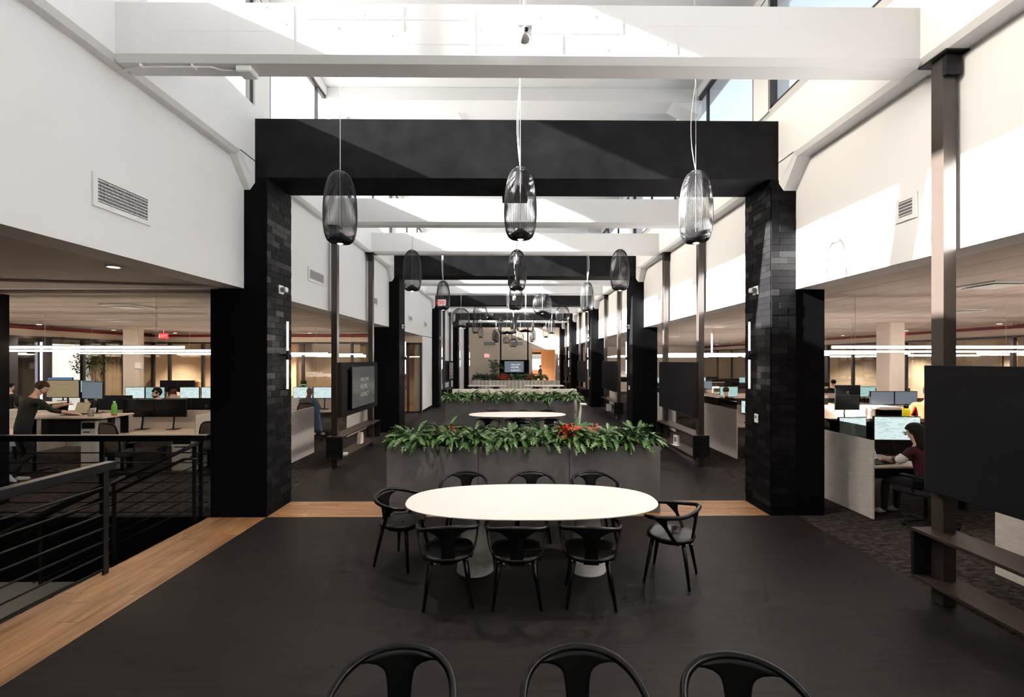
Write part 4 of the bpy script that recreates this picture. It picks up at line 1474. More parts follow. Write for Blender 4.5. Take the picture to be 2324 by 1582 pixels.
# ------------------------------------------------------------------ leaves and planters
def leaf_mesh(m, L=0.20, W=0.085, droop=0.25, lobes=5, fold=0.3):
    """lobed leaf along +Y, folded along its midrib and drooping"""
    n = lobes * 2 + 2
    vs_, fs = [], []
    for i in range(n + 1):
        u = i / n
        y = L * u
        w = W * 0.5 * (math.sin(math.pi * min(1, u * 0.93 + 0.06)) ** 0.75) * (1.0 if i % 2 else 0.42)
        if i in (0, n):
            w = 0.002
        z = -droop * L * u * u
        yb = y + (0.07 if i % 2 else 0.0) * L
        vs_ += [(-w, yb + 0.1 * w, z + fold * w), (0, y, z), (w, yb + 0.1 * w, z + fold * w)]
    for i in range(n):
        a = i * 3
        fs += [(a, a + 1, a + 4, a + 3), (a + 1, a + 2, a + 5, a + 4)]
    mb = MB()
    mb.add(vs_, fs, False)
    o = len(vs_)
    # short stalk
    mb.tube([(0, -0.12, -0.07), (0, -0.05, -0.012), (0, 0.0, 0.0)], 0.004, 3, cap=False)
    return mb.mesh('leaf', m)


LEAVES = [leaf_mesh('leaf_a'), leaf_mesh('leaf_a', 0.19, 0.08, 0.45), leaf_mesh('leaf_b', 0.21, 0.09, 0.35), leaf_mesh('leaf_b', 0.17, 0.075, 0.15), leaf_mesh('leaf_c', 0.18, 0.075, 0.3)]
RED = [leaf_mesh('leaf_red', 0.13, 0.075, 0.2, 2), leaf_mesh('leaf_red', 0.11, 0.065, 0.35, 2)]


def leaf_matrix(q, cx, cy, cz, spread_x, spread_y, height):
    """leaf somewhere in a low dome, pointing outward and arching over"""
    az = q.uniform(0, 2 * math.pi)
    rad = q.random() ** 0.55
    up = math.sqrt(max(0.0, 1 - rad * rad)) * q.uniform(0.45, 1.0)
    px, py = cx + math.cos(az) * rad * spread_x, cy + math.sin(az) * rad * spread_y
    pz = cz + 0.02 + height * (0.22 + 0.78 * up)
    pitch = R(38 * up - 42 * rad + 8) + q.gauss(0, 0.28)
    return Matrix.Translation((px, py, pz)) @ Matrix.Rotation(az - math.pi / 2 + q.gauss(0, 0.7), 4, 'Z') @ Matrix.Rotation(pitch, 4, 'X') @ Matrix.Rotation(q.uniform(-0.6, 0.6), 4, 'Y')


def plant(name, label, x, y, z, n, sx, sy, h, seed, meshes=LEAVES, group=None, scale=1.0, each=True):
    q = random.Random(seed)
    t = thing(name, label, 'plant', (x, y, z), 0, group)
    MB().tube([(0, 0, -0.02), (0.01, 0, h * 0.5)], [0.02, 0.012], 6).build('stem', 'leaf_a', t)
    if each:
        for i in range(n):
            M = leaf_matrix(q, 0, 0, 0, sx, sy, h)
            o = bpy.data.objects.new('leaf', q.choice(meshes))
            C.objects.link(o)
            o.parent = t
            loc, rot, _ = M.decompose()
            s = q.uniform(0.8, 1.15) * scale
            o.location = loc
            o.rotation_euler = rot.to_euler()
            o.scale = (s, s, s)
    else:
        for k, me in enumerate(meshes):
            mb = MB()
            vs_ = [v.co.copy() for v in me.vertices]
            fs = [tuple(p.vertices) for p in me.polygons]
            for i in range(n // len(meshes)):
                M = leaf_matrix(q, 0, 0, 0, sx, sy, h) @ Matrix.Scale(q.uniform(0.8, 1.2) * scale, 4)
                mb.add(vs_, fs, False, M)
            tag(mb.build('leaves', me.materials[0].name, t), kind='stuff')
    return t


def planter(label, x0, x1, y0, y1, h, n):
    t = thing('planter', label, 'planter', ((x0 + x1) / 2, (y0 + y1) / 2, 0))
    w = (x1 - x0) / n
    for i in range(n):
        a, b = x0 + i * w + 0.003, x0 + (i + 1) * w - 0.003
        mb = MB()
        mb.box(a, b, y0, y0 + 0.03, 0.0, h, 0.003).box(a, b, y1 - 0.03, y1, 0.0, h, 0.003)
        mb.box(a, a + 0.03, y0 + 0.03, y1 - 0.03, 0, h).box(b - 0.03, b, y0 + 0.03, y1 - 0.03, 0, h)
        mb.build('planter_box', 'planter_grey', t, world=True)
        MB().box(a + 0.03, b - 0.03, y0 + 0.03, y1 - 0.03, h - 0.10, h - 0.03).build('soil', 'soil', t, world=True)
    return t


planter('long dark grey planter of three boxes behind the foreground table', -1.81, 2.125, 6.53, 6.98, 0.955, 3)
NUM = ['first', 'second', 'third', 'fourth', 'fifth', 'sixth', 'seventh', 'eighth', 'ninth']
for i in range(8):
    x = -1.47 + i * (3.28 / 7)
    plant('philodendron', 'lobed leafy green plant in the nearest planter, %s from the left' % NUM[i], x, 6.73 + 0.03 * math.sin(i * 2.2), 0.925, 135, 0.34, 0.24, 0.24 + 0.04 * math.sin(i * 1.7), 100 + i, LEAVES, 'plants in the nearest planter')
plant('poinsettia', 'red leaved plant among the green leaves of the nearest planter, right of centre', 0.80, 6.64, 1.02, 34, 0.15, 0.12, 0.26, 41, RED, None, 1.0)
plant('poinsettia', 'few red leaves at the left of the nearest planter', -0.95, 6.68, 1.08, 12, 0.18, 0.08, 0.18, 42, RED, None, 0.5)
plant('poinsettia', 'small red leaves right of the brightest red plant in the nearest planter', 1.20, 6.68, 1.06, 10, 0.10, 0.08, 0.20, 43, RED, None, 0.6)
planter('dark grey planter of three boxes behind the second oval table', -2.09, 1.89, 14.0, 14.45, 0.955, 3)
for i in range(7):
    plant('philodendron', 'leafy green plant in the second planter, %s from the left' % NUM[i], -1.86 + i * 0.585 + (0.12 if i > 3 else 0), 14.2, 0.925, 130, 0.30, 0.24, 0.23, 200 + i, LEAVES, 'plants in the second planter', 1.0, False)
planter('far planter behind the tufted banquette', -2.5, 2.2, 28.05, 28.5, 0.95, 3)
for i in range(7):
    plant('dark_shrub', 'dark green shrub in the far planter, %s from the left' % NUM[i], -2.1 + i * 0.64, 28.3, 0.93, 130, 0.36, 0.24, 0.36, 300 + i, [leaf_mesh('leaf_dark'), leaf_mesh('leaf_a')], 'shrubs in the far planter', 1.1, False)
for i, x in enumerate((-0.85, -0.45, 1.05)):
    plant('poinsettia', 'red flowering plant in the far planter, %s from the left' % NUM[i], x, 28.15, 0.98, 40, 0.2, 0.15, 0.28, 400 + i, RED, None, 1.3, False)

# potted palm near the far screen
pm = thing('potted_palm', 'tall potted palm left of the far screen', 'plant', (-1.35, 33.2, 0))
MB().lathe([(0.20, 0), (0.26, 0.5), (0.24, 0.5), (0.22, 0.46)], 20).build('pot', 'planter_grey', pm)
q = random.Random(5)
for i in range(5):
    MB().tube([(0.03 * i - .06, 0.02, 0.45), (0.06 * i - 0.12, 0.0, 1.6 + 0.1 * i)], [0.02, 0.012], 6).build('stem', 'leaf_dark', pm)
for i in range(22):
    az, el = q.uniform(0, 6.28), q.uniform(0.2, 1.3)
    L, z0 = q.uniform(0.6, 0.95), q.uniform(1.2, 1.9)
    mb = MB()
    pts = []
    for j in range(9):
        u = j / 8
        r = L * u * math.cos(el) + 0.05
        pts.append(Vector((math.cos(az) * r, math.sin(az) * r, z0 + L * u * math.sin(el) - 0.45 * u * u * L)))
    mb.tube(pts, 0.006, 4, cap=False)
    side = Vector((-math.sin(az), math.cos(az), 0))
    for j in range(2, 9):
        for s in (-1, 1):
            d_ = side * s * 0.26 * math.sin(math.pi * (j / 9)) + (pts[j] - pts[j - 1]) * 1.2 - Vector((0, 0, 0.05))
            w_ = Vector((0, 0, 0.018))
            mb.add([pts[j] - w_, pts[j] + w_, pts[j] + d_], [(0, 1, 2)])
    mb.build('frond', q.choice(['leaf_dark', 'leaf_a']), pm)


# ------------------------------------------------------------------ banquettes and far tables
def banquette(label, x0, x1, y, face, h, n, seat_on=True):
    """tufted bench; face=-1 looks at the viewer, +1 away"""
    t = thing('banquette', label, 'bench', ((x0 + x1) / 2, y, 0))
    w = (x1 - x0) / n
    for i in range(n):
        a, b = x0 + i * w + 0.004, x0 + (i + 1) * w - 0.004

        def f(u, v, a=a, b=b):
            x = a + (b - a) * u
            return (x, y + face * (0.06 + 0.05 * math.sin(math.pi * u)), 0.42 + (h - 0.42) * v - 0.03 * (2 * u - 1) ** 4 * v)
        mb = MB()
        k = 6
        P = []
        for j in range(k + 1):
            u = j / k
            P.append((a + (b - a) * u, 0.055 + 0.05 * math.sin(math.pi * u) ** 0.6))
        poly = [(px_, y + face * py_) for px_, py_ in P] + [(b, y - face * 0.05), (a, y - face * 0.05)]
        if face > 0:
            poly = poly[::-1]
        mb.prism(poly, 0.30, h)
        mb.build('channel', 'banquette', t, world=True)
    MB().box(x0, x1, *sorted((y + face * 0.08, y + face * 0.62)), 0.28, 0.45, 0.03).build('seat_cushion', 'banquette', t, world=True)
    MB().box(x0 + 0.05, x1 - 0.05, *sorted((y, y + face * 0.5)), 0.0, 0.28).build('plinth', 'planter_grey', t, world=True)
    return t


b_ = banquette('beige banquette with its back to the second planter', -1.95, 2.06, 14.68, 1, 1.26, 14)
MB().box(1.95, 2.06, 14.60, 15.35, 0.52, 1.24, 0.03).build('side_panel', 'banquette', b_, world=True)
for x in (1.9, 2.02):
    MB().tube([(x, 14.75, 0.0), (x, 14.75, 0.54)], 0.015, 6).build('leg', 'steel_black', b_, world=True)
banquette('long channel tufted beige banquette facing the viewer at the far dining tables', -2.43, 2.83, 27.35, -1, 0.97, 23)
for i, (a, b) in enumerate(((-2.52, -0.35), (0.68, 2.87))):
    t = thing('dining_table', '%s long pale table in front of the far tufted banquette' % ['left', 'right'][i], 'table', ((a + b) / 2, 26.0, 0))
    MB().box(a, b, 25.4, 26.3, 0.71, 0.75, 0.008).build('table_top', 'table_top', t, world=True)
    for x in (a + 0.5, b - 0.5):
        MB().box(x - 0.04, x + 0.04, 25.8, 25.9, 0.02, 0.71).build('leg', 'steel_black', t, world=True)
        MB().box(x - 0.22, x + 0.22, 25.6, 26.1, 0.0, 0.02, 0.005).build('foot', 'steel_black', t, world=True)

# white slanted kiosk behind the nearest planter
t = thing('kiosk', 'slim pale slanted kiosk stand with a small flat top behind the nearest planter', 'kiosk', (1.60, 11.0, 0))
MB().box(-0.16, 0.10, -0.14, 0.14, 0, 0.02, 0.004).build('base_plate', 'white_plastic', t)
MB().add([(-0.10, -0.03, 0.02), (-0.04, -0.03, 0.02), (-0.04, 0.03, 0.02), (-0.10, 0.03, 0.02), (0.03, -0.03, 1.14), (0.07, -0.03, 1.11), (0.07, 0.03, 1.11), (0.03, 0.03, 1.14)],
         [(3, 2, 1, 0), (4, 5, 6, 7), (0, 1, 5, 4), (1, 2, 6, 5), (2, 3, 7, 6), (3, 0, 4, 7)]).build('post', 'kiosk_oak', t)
MB().box(0.03, 0.17, -0.10, 0.10, 1.11, 1.15, 0.006).build('tablet_holder', 'kiosk_oak', t)


# ------------------------------------------------------------------ screen stands between pairs of steel posts
def welcome(parent, loc, rot, size, m):
    lines = ('WELCOME', 'HOME,', 'AUDACY')
    for i, s in enumerate(lines):
        d = Vector((0, 0, -i * size * 1.15))
        k = (0.78, 1.1, 0.95)[i]
        text('lettering', s, size * k, m, parent, Vector(loc) + d, rot, 0.001)


def stand(side, ya, yb, label, tv=False, post_top=ZS):
    """two steel posts from shelf to beam, dark panel, open shelf box"""
    s = side
    xc = -3.64 if s < 0 else 3.90
    t = thing('screen_stand', label, 'screen stand', (xc, (ya + yb) / 2, 0))
    for y in (ya, yb):
        p = MB().box(xc - 0.06, xc + 0.06, y - 0.06, y + 0.06, 0.0, post_top, 0.004).build('post', 'steel_dark', t, world=True)
        MB().box(xc - 0.11, xc + 0.11, y - 0.14, y + 0.14, post_top - 0.016, post_top, 0.002).build('cap_plate', 'steel_black', t, world=True)
        MB().box(xc - 0.07, xc + 0.07, y - 0.10, y - 0.06, post_top - 0.20, post_top - 0.016, 0.002).build('bracket', 'steel_black', t, world=True)
    xi, xo = xc - s * 0.155, xc - s * 0.005 + s * 0.0
    x0, x1 = sorted((xc - s * 0.155, xc + s * 0.075))
    MB().box(*sorted((xc - s * 0.155, xc - s * 0.065)), ya - 0.04, yb + 0.02, 1.02, 2.15, 0.004).build('panel', 'panel_dark', t, world=True)
    MB().box(*sorted((xc - s * 0.065, xc - s * 0.058)), ya - 0.04, yb + 0.02, 1.02, 2.15).build('panel_back', 'panel_bronze', t, world=True)
    for y in (ya - 0.044, yb + 0.018):
        MB().box(*sorted((xc - s * 0.155, xc + s * 0.06)), y, y + 0.006, 1.02, 2.15).build('panel_edge', 'panel_bronze', t, world=True)
    q0, q1 = sorted((xc - s * 0.20, xc + s * 0.13))
    MB().box(q0, q1, ya - 0.14, yb + 0.11, 0.62, 0.65, 0.003).build('shelf_top', 'panel_bronze', t, world=True)
    MB().box(q0, q1, ya - 0.14, yb + 0.11, 0.19, 0.22, 0.003).build('shelf_bottom', 'panel_bronze', t, world=True)
    for y in (ya - 0.14, yb + 0.08):
        MB().box(q0, q1, y, y + 0.03, 0.22, 0.62).build('shelf_end', 'panel_dark', t, world=True)
    return t, xc


def television(label, loc, rotz, w, h, scr, tm, ts):
    """screen faces local -Y"""
    t = thing('television', label, 'television', loc, rotz)
    MB().box(-w / 2, w / 2, -0.02, 0.03, -h / 2, h / 2, 0.006).build('case', 'plastic_black', t)
    MB().box(-w / 2 + 0.015, w / 2 - 0.015, -0.0225, -0.02, -h / 2 + 0.018, h / 2 - 0.015).build('screen', scr, t)
    welcome(t, (-w * 0.17, -0.0245, h * 0.13), (R(90), 0, 0), ts, tm)
    return t


for i, (ya, yb) in enumerate(((1.62, 4.085), (9.44, 11.60), (16.72, 19.1), (24.1, 26.4), (31.2, 33.4))):
    stand(1, ya, yb, 'dark panel and shelf on two steel posts along the right side, %s from the viewer' % NUM[i])
tvn = 0
for i, (ya, yb) in enumerate(((9.36, 11.72), (24.1, 26.4))):
    _, xc = stand(-1, ya, yb, 'dark screen panel and shelf on two steel posts along the left side, %s' % ['nearer', 'farther'][i])
    television('wall television reading WELCOME HOME AUDACY on the %s left stand' % ['nearer', 'farther'][i], (xc + 0.155 + 0.075, (ya + yb) / 2 - 0.13, 1.605), R(90), 1.56, 0.90, 'tv_screen_near', 'text_dim', 0.15)
MB().box(-3.485, -3.43, 10.1, 10.7, 1.45, 1.75).build('tv_mount', 'steel_black', bpy.data.objects['screen_stand.005'], world=True)
MB().box(-3.485, -3.43, 24.8, 25.4, 1.45, 1.75).build('tv_mount', 'steel_black', bpy.data.objects['screen_stand.006'], world=True)
# far end stand
t = thing('screen_stand', 'black screen stand with two tall posts at the far end of the hall', 'screen stand', (0.1, 36.2, 0))
for x in (-0.97, 1.19):
    MB().box(x - 0.06, x + 0.06, 36.14, 36.26, 0.0, 4.9, 0.004).build('post', 'steel_black', t, world=True)
MB().box(-1.06, 1.28, 36.05, 36.14, 1.05, 2.2, 0.004).build('panel', 'column_black', t, world=True)
television('far television reading WELCOME HOME AUDACY at the end of the hall', (0.1, 36.02, 1.66), 0, 1.55, 0.90, 'tv_screen_far', 'text_white', 0.20)

# small things on the shelves
t = thing('arched_box', 'cream arched box on the left shelf', 'box', (-3.62, 10.85, 0.22), R(90))
poly = [(-0.11, 0), (0.11, 0)] + [(0.11 * math.cos(a), 0.16 + 0.11 * math.sin(a)) for a in [math.pi * i / 12 for i in range(13)]]
MB().prism(poly, -0.04, 0.04, Matrix.Rotation(R(90), 4, 'X')).build('body', 'cream_box', t)
MB().box(0.08, 0.12, -0.05, 0.02, 0.0, 0.10, 0.003).build('red_card', 'label_red', t)
t = thing('paper_stack', 'small pale paper stack at the near end of the left shelf', 'paper', (-3.52, 9.58, 0.22), 0.2)
MB().box(-0.05, 0.05, -0.08, 0.08, 0, 0.015).build('sheet', 'paper', t)
MB().box(-0.045, 0.05, -0.07, 0.08, 0.016, 0.03).build('sheet', 'cream_box', t)
t = thing('picture_stand', 'small white framed picture in the right shelf', 'picture', (3.78, 10.55, 0.22), R(-78))
MB().box(-0.085, 0.085, -0.004, 0.05, 0.0, 0.23, 0.005).build('frame', 'white_plastic', t)
MB().box(-0.05, 0.05, -0.007, -0.004, 0.08, 0.19).build('print', 'print_grey', t)
MB().box(-0.11, 0.11, -0.05, 0.07, 0.0, 0.008, 0.002).build('foot', 'white_plastic', t)
t = thing('book', 'white book in the shelf of the third stand on the right', 'book', (3.72, 17.6, 0.22))
MB().box(-0.1, 0.1, -0.02, 0.02, 0, 0.28, 0.003).build('cover', 'paper', t)
MB().box(-0.095, 0.095, -0.015, 0.015, 0.004, 0.276).build('pages', 'cream_box', t)


# ------------------------------------------------------------------ desk benches
def bench(label, x0, x1, y0, skip_near=(), skip_far=(), bays=5, glass_end=0, div_top=1.12, div_mat='panel_oak', end_x=None):
    """double sided bench along X; y0 near edge, 1.8 deep; oak end panel at the hall side"""
    t = thing('desk_bench', label, 'desk', ((x0 + x1) / 2, y0 + 0.9, 0))
    yc = y0 + 0.9
    hall = x1 if x1 < 0 else x0
    s = 1 if x1 < 0 else -1            # hall side direction
    MB().box(*sorted((hall, hall - s * 0.03)), y0, y0 + 1.8, 0.02, 1.10, 0.003).build('end_panel', 'panel_oak', t, world=True)
    w = (x1 - x0) / bays
    MB().box(x0 + 0.045, x1 - 0.045, yc - 0.02, yc + 0.02, 0.35, div_top, 0.003).build('divider', div_mat, t, world=True)
    for i in range(bays):
        a, b = x0 + i * w + 0.035, x0 + (i + 1) * w - 0.035
        if i not in skip_near:
            MB().box(a, b, y0 + 0.05, yc - 0.03, 0.70, 0.73, 0.004).build('desktop', 'desk_oak', t, world=True)
            MB().box(a + 0.04, a + 0.09, y0 + 0.4, y0 + 0.5, 0.0, 0.70).build('leg', 'steel_black', t, world=True)
        if i not in skip_far:
            MB().box(a, b, yc + 0.03, y0 + 1.75, 0.70, 0.73, 0.004).build('desktop', 'desk_oak', t, world=True)
            MB().box(a + 0.04, a + 0.09, y0 + 1.3, y0 + 1.4, 0.0, 0.70).build('leg', 'steel_black', t, world=True)
        if i:
            MB().box(x0 + i * w - 0.015, x0 + i * w + 0.015, y0 + 0.15, y0 + 1.65, 0.35, 1.10, 0.003).build('side_panel', 'panel_oak', t, world=True)
    if glass_end:
        MB().box(*sorted((hall - s * 0.012, hall - s * 0.02)), y0 + 0.02, y0 + 1.78, 1.10, 1.10 + glass_end).build('glass_screen', 'glass_tint', t, world=True)
        MB().box(x0, x1, yc - 0.006, yc + 0.006, div_top, 1.28).build('glass_screen', 'glass_tint', t, world=True)
    return t


bench('nearest oak desk bench of the left office, behind the far railing', -12.9, -4.68, 8.97, skip_near=(2,), bays=5)
bench('second oak desk bench of the left office, behind the nearest one', -12.9, -4.68, 12.9, bays=5)
for k, y in enumerate(RROWS[:6]):
    bench('oak desk bench of the right office, %s from the viewer' % RW[k], 4.92, 12.9, y if k else 2.8, bays=5, glass_end=0.18 if k else 0,
          skip_far=(1,) if k == 1 else (), skip_near=(2,) if k == 2 else (), div_top=1.12 if k != 1 else 1.23, div_mat='panel_oak' if k != 1 else 'desk_dark')


def pedestal(label, x, y, w=0.40, h=0.62, z=0.0):
    t = thing('drawer_cabinet', label, 'cabinet', (x, y, z))
    MB().box(-w / 2, w / 2, -0.28, 0.28, 0, h, 0.004).build('body', 'cabinet_grey', t)
    dr = MB().box(-w / 2 + 0.01, w / 2 - 0.01, -0.295, -0.28, 0.02, h * 0.84, 0.003).build('drawer', 'cabinet_grey', t)
    MB().box(-w / 2 + 0.06, w / 2 - 0.10, -0.298, -0.29, h * 0.84 - 0.05, h * 0.84 - 0.03).build('handle', 'plastic_black', dr)
    MB().box(-w / 2 + 0.02, w / 2 - 0.02, -0.284, -0.27, h * 0.86, h * 0.97).build('niche_shade', 'plastic_black', t)  # black plate on the front stands for the shade inside the niche


pedestal('pale cabinet with open niche under the raised desk in the left office', -8.06, 9.0, 0.28, 1.04)
pedestal('pale drawer cabinet under the desk beside the far railing, right of the mesh chair', -6.55, 9.35, 0.40, 0.62)


def raised_desk(label, x0, x1, y0, y1, z):
    t = thing('standing_desk', label, 'desk', ((x0 + x1) / 2, (y0 + y1) / 2, 0))
    MB().box(x0, x1, y0, y1, z - 0.03, z, 0.004).build('desktop', 'desk_oak', t, world=True)
    MB().box(x0 + 0.05, x1 - 0.05, y1 - 0.10, y1 - 0.08, z - 0.5, z - 0.03).build('modesty_panel', 'desk_dark', t, world=True)
    for x in (x0 + 0.15, x1 - 0.15):
        MB().box(x - 0.04, x + 0.04, (y0 + y1) / 2 - 0.04, (y0 + y1) / 2 + 0.04, 0.03, z - 0.03).build('leg', 'steel_black', t, world=True)
        MB().box(x - 0.04, x + 0.04, y0 + 0.08, y1 - 0.05, 0, 0.03, 0.005).build('foot', 'steel_black', t, world=True)


raised_desk('raised oak desk at which the man in the dark sweater stands', -9.55, -7.72, 8.63, 9.36, 1.12)
raised_desk('raised oak desk in the right office in front of the person in orange', 6.56, 8.05, 7.16, 7.92, 1.18)
raised_desk('raised oak desk with sunlit papers in the right office', 8.2, 9.6, 10.0, 10.75, 1.12)


# ------------------------------------------------------------------ monitors, laptops, desk things
def monitor(label, x, y, z, rot, scr='screen_page', w=0.62, h=0.36, zc=0.45, double=False, stand_on=True, logo=False):
    """screen faces local -Y; z is the surface it stands on, zc centre height above it"""
    t = thing('monitor', label, 'monitor', (x, y, z), R(rot), 'desk monitors')
    MB().box(-w / 2, w / 2, -0.012, 0.022, zc - h / 2, zc + h / 2, 0.004).build('case', 'plastic_black', t)
    MB().box(-w / 2 + 0.012, w / 2 - 0.012, -0.014, -0.012, zc - h / 2 + 0.016, zc + h / 2 - 0.012).build('screen', scr, t)
    if logo:
        n = 16
        MB().tube([(0.028 * math.cos(6.2832 * i / n), 0.024, zc + 0.028 * math.sin(6.2832 * i / n)) for i in range(n + 1)], 0.003, 5, cap=False).build('ring_logo', 'screw', t)
    if stand_on:
        MB().tube([(0, 0.03, zc), (0, 0.07, zc - 0.05), (0.0, 0.10, zc * 0.5), (0.0, 0.07, 0.01)], 0.016, 6).build('stand_arm', 'plastic_black', t)
        MB().box(-0.11, 0.11, 0.0, 0.17, 0, 0.012, 0.004).build('stand_base', 'plastic_black', t)
    return t


# left office, nearest bench
monitor('left tan screen monitor on the raised desk in the left office', -9.02, 9.22, 1.12, 0, 'screen_tan', 0.66, 0.36, 0.50)
monitor('right dim grey monitor on the raised desk in the left office', -8.45, 9.24, 1.12, -14, 'screen_grey', 0.56, 0.36, 0.47)
monitor('left black switched off monitor above the desk by the far railing', -7.85 + 0.01, 9.62, 0.73, 0, 'screen_off', 0.66, 0.37, 0.46)
monitor('right black switched off monitor above the desk by the far railing', -7.18, 9.62, 0.73, 0, 'screen_off', 0.66, 0.37, 0.46)
monitor('back of a black monitor beside the green bottle', -8.75, 10.12, 0.73, 180, 'screen_page', 0.72, 0.38, 0.50, logo=True)
monitor('back of a black monitor at the right end behind the switched off pair', -6.75, 10.12, 0.73, 180, 'screen_page', 0.68, 0.36, 0.45, logo=True)
monitor('back of a black monitor left of the rightmost one behind the switched off pair', -7.43, 10.14, 0.73, 180, 'screen_page', 0.62, 0.34, 0.45)
# left office, second bench
for x, sc, lab in ((-11.15, 'screen_page', 'pale lit monitor beside the cream column, left of two'), (-10.56, 'screen_teal', 'lit monitor beside the cream column, right of two'),
                   (-9.55, 'screen_page', 'pale lit monitor behind the man with the dark collar'), (-8.92, 'screen_page', 'pale lit monitor at the right edge, beside the nearest left column'),
                   (-6.22, 'screen_page', 'pale lit monitor in front of the man with shaved head'), (-5.62, 'screen_page', 'pale lit monitor right of the man with shaved head')):
    monitor(lab + ', second left bench', x, 13.55, 0.73, 0, sc, 0.57, 0.34, 0.50)
for x, lab in ((-10.62, 'left black monitor back raised on the second left bench'), (-10.08, 'right black monitor back raised on the second left bench')):
    monitor(lab, x, 14.15, 0.73, 180, 'screen_off', 0.52, 0.36, 0.66)
monitor('blue lit monitor in front of the left glass wall', -12.7, 12.9, 1.05, 0, 'screen_blue', 0.70, 0.36, 0.48)
monitor('green lit monitor in front of the left glass wall', -11.98, 12.95, 0.9, -8, 'screen_teal', 0.50, 0.34, 0.55)
raised_desk('raised desk under the blue and green lit monitors in the left office', -13.3, -12.35, 12.25, 12.88, 1.04)
# right office, first bench near side
monitor('bright monitor in front of the woman with glasses', 5.83, 6.86, 0.73, -4, 'screen_page', 0.68, 0.37, 0.43)
monitor('dim monitor behind tinted glass left of the bright one in the right office', 5.18, 6.90, 0.73, 8, 'screen_page', 0.48, 0.34, 0.43)
# right office, second bench
monitor('left grey lit monitor behind the yellow bottle', 8.62, 10.55, 1.12, 0, 'screen_grey', 0.56, 0.32, 0.14 + 0.05, stand_on=False)
monitor('right grey lit monitor behind the yellow bottle', 9.18, 10.55, 1.12, 0, 'screen_grey', 0.54, 0.32, 0.14 + 0.05, stand_on=False)
monitor('black monitor at the column edge of the right office', 7.62, 10.30, 0.73, 0, 'screen_off', 0.56, 0.34, 0.50)
monitor('black monitor back with round logo in the right office', 8.25, 11.15, 0.90, 180, 'screen_off', 0.62, 0.36, 0.50, logo=True)
monitor('grey monitor back beside the nearest right screen stand', 5.9, 10.62, 0.73, 180, 'screen_off', 0.62, 0.36, 0.40)
monitor('pale lit monitor on the second right bench near the column', 5.45, 10.45, 0.73, -30, 'screen_page', 0.34, 0.30, 0.38)
NN = 0
for k in (3, 4, 5):
    y0 = RROWS[k]
    for j in range(6):
        x = 5.5 + j * 1.1 + (0.25 if j % 2 else 0)
        near = (j + k) % 2 == 0
        monitor('small far monitor on the %s bench of the right office, %s from the hall' % (RW[k], NUM[j]), x, y0 + (0.62 if near else 1.2), 0.73, 0 if near else 180,
                ['screen_teal', 'screen_page', 'screen_grey', 'screen_teal'][(j + 2 * k) % 4], 0.58, 0.34, 0.46)


def laptop(label, x, y, z, rot, scr):
    t = thing('laptop', label, 'laptop', (x, y, z), R(rot))
    MB().box(-0.17, 0.17, -0.12, 0.12, 0, 0.014, 0.004).build('keyboard_base', 'plastic_black', t)
    M = Matrix.Translation((0, 0.12, 0.012)) @ Matrix.Rotation(R(-18), 4, 'X')
    MB().box(-0.17, 0.17, 0, 0.008, 0, 0.23, 0.003, M).build('lid', 'plastic_black', t)
    MB().box(-0.16, 0.16, -0.0015, 0.0, 0.012, 0.222, 0, M).build('screen', scr, t)


laptop('open laptop with tan screen on the raised desk in the left office', -8.62, 9.02, 1.12, -10, 'screen_tan')
laptop('open laptop under the hands of the woman with glasses', 5.22, 6.46, 0.73, 14, 'screen_grey')
t = thing('drinking_glass', 'clear drinking glass on the raised desk in the left office', 'glass', (-8.07, 8.78, 1.12))
MB().lathe([(0.048, 0.002), (0.052, 0.13), (0.048, 0.13), (0.045, 0.008)], 20).build('tumbler', 'glass_cup', t)
MB().lathe([(0.044, 0.008), (0.046, 0.06)], 20).build('water', 'glass_cup', t)
t = thing('lip_balm', 'small red and white tube on the raised desk beside the glass', 'tube', (-7.86, 8.80, 1.12))
MB().lathe([(0.013, 0), (0.013, 0.06)], 12).build('tube', 'paper', t)
MB().lathe([(0.014, 0.06), (0.014, 0.10), (0.010, 0.105)], 12).build('cap', 'label_red', t)
t = thing('drink_bottle', 'green drink bottle on the raised desk in the left office', 'bottle', (-7.78, 8.96, 1.12))
MB().lathe([(0.042, 0), (0.045, 0.02), (0.045, 0.16), (0.040, 0.20), (0.018, 0.245), (0.018, 0.25)], 18).build('body', 'bottle_green', t)
MB().lathe([(0.020, 0.25), (0.020, 0.275)], 14).build('cap', 'paper', t)
MB().lathe([(0.0455, 0.0), (0.0458, 0.022)], 18).build('base_band', 'label_red', t)
t = thing('drink_bottle', 'yellow bottle with black cap in the right office', 'bottle', (6.62, 7.6, 1.18))
MB().lathe([(0.050, 0), (0.054, 0.01), (0.054, 0.17), (0.045, 0.20), (0.03, 0.21)], 20).build('body', 'bottle_yellow', t)
MB().lathe([(0.034, 0.21), (0.034, 0.24), (0.026, 0.25)], 16).tube([(-0.02, 0, 0.25), (-0.015, 0, 0.275), (0.02, 0, 0.275), (0.022, 0, 0.25)], 0.007, 6).build('cap', 'plastic_black', t)
t = thing('paper_stack', 'sunlit loose papers on the raised desk in the right office', 'paper', (8.45, 10.22, 1.12), 0.1)
for i, (a, b, r) in enumerate(((-0.1, 0, 0.1), (0.16, 0.02, -0.3), (-0.02, 0.05, 0.5))):
    MB().box(-0.15, 0.15, -0.11, 0.11, 0.002 + i * 0.006, 0.007 + i * 0.006, 0, Matrix.Translation((a, b, 0)) @ Matrix.Rotation(r, 4, 'Z')).build('sheet', 'paper', t)
t = thing('file_holder', 'clear holder of papers beside the green lit monitor', 'file holder', (-9.35, 10.5, 0.73))
MB().box(-0.10, 0.10, -0.06, 0.06, 0, 0.30, 0.004).build('holder', 'glass_cup', t)
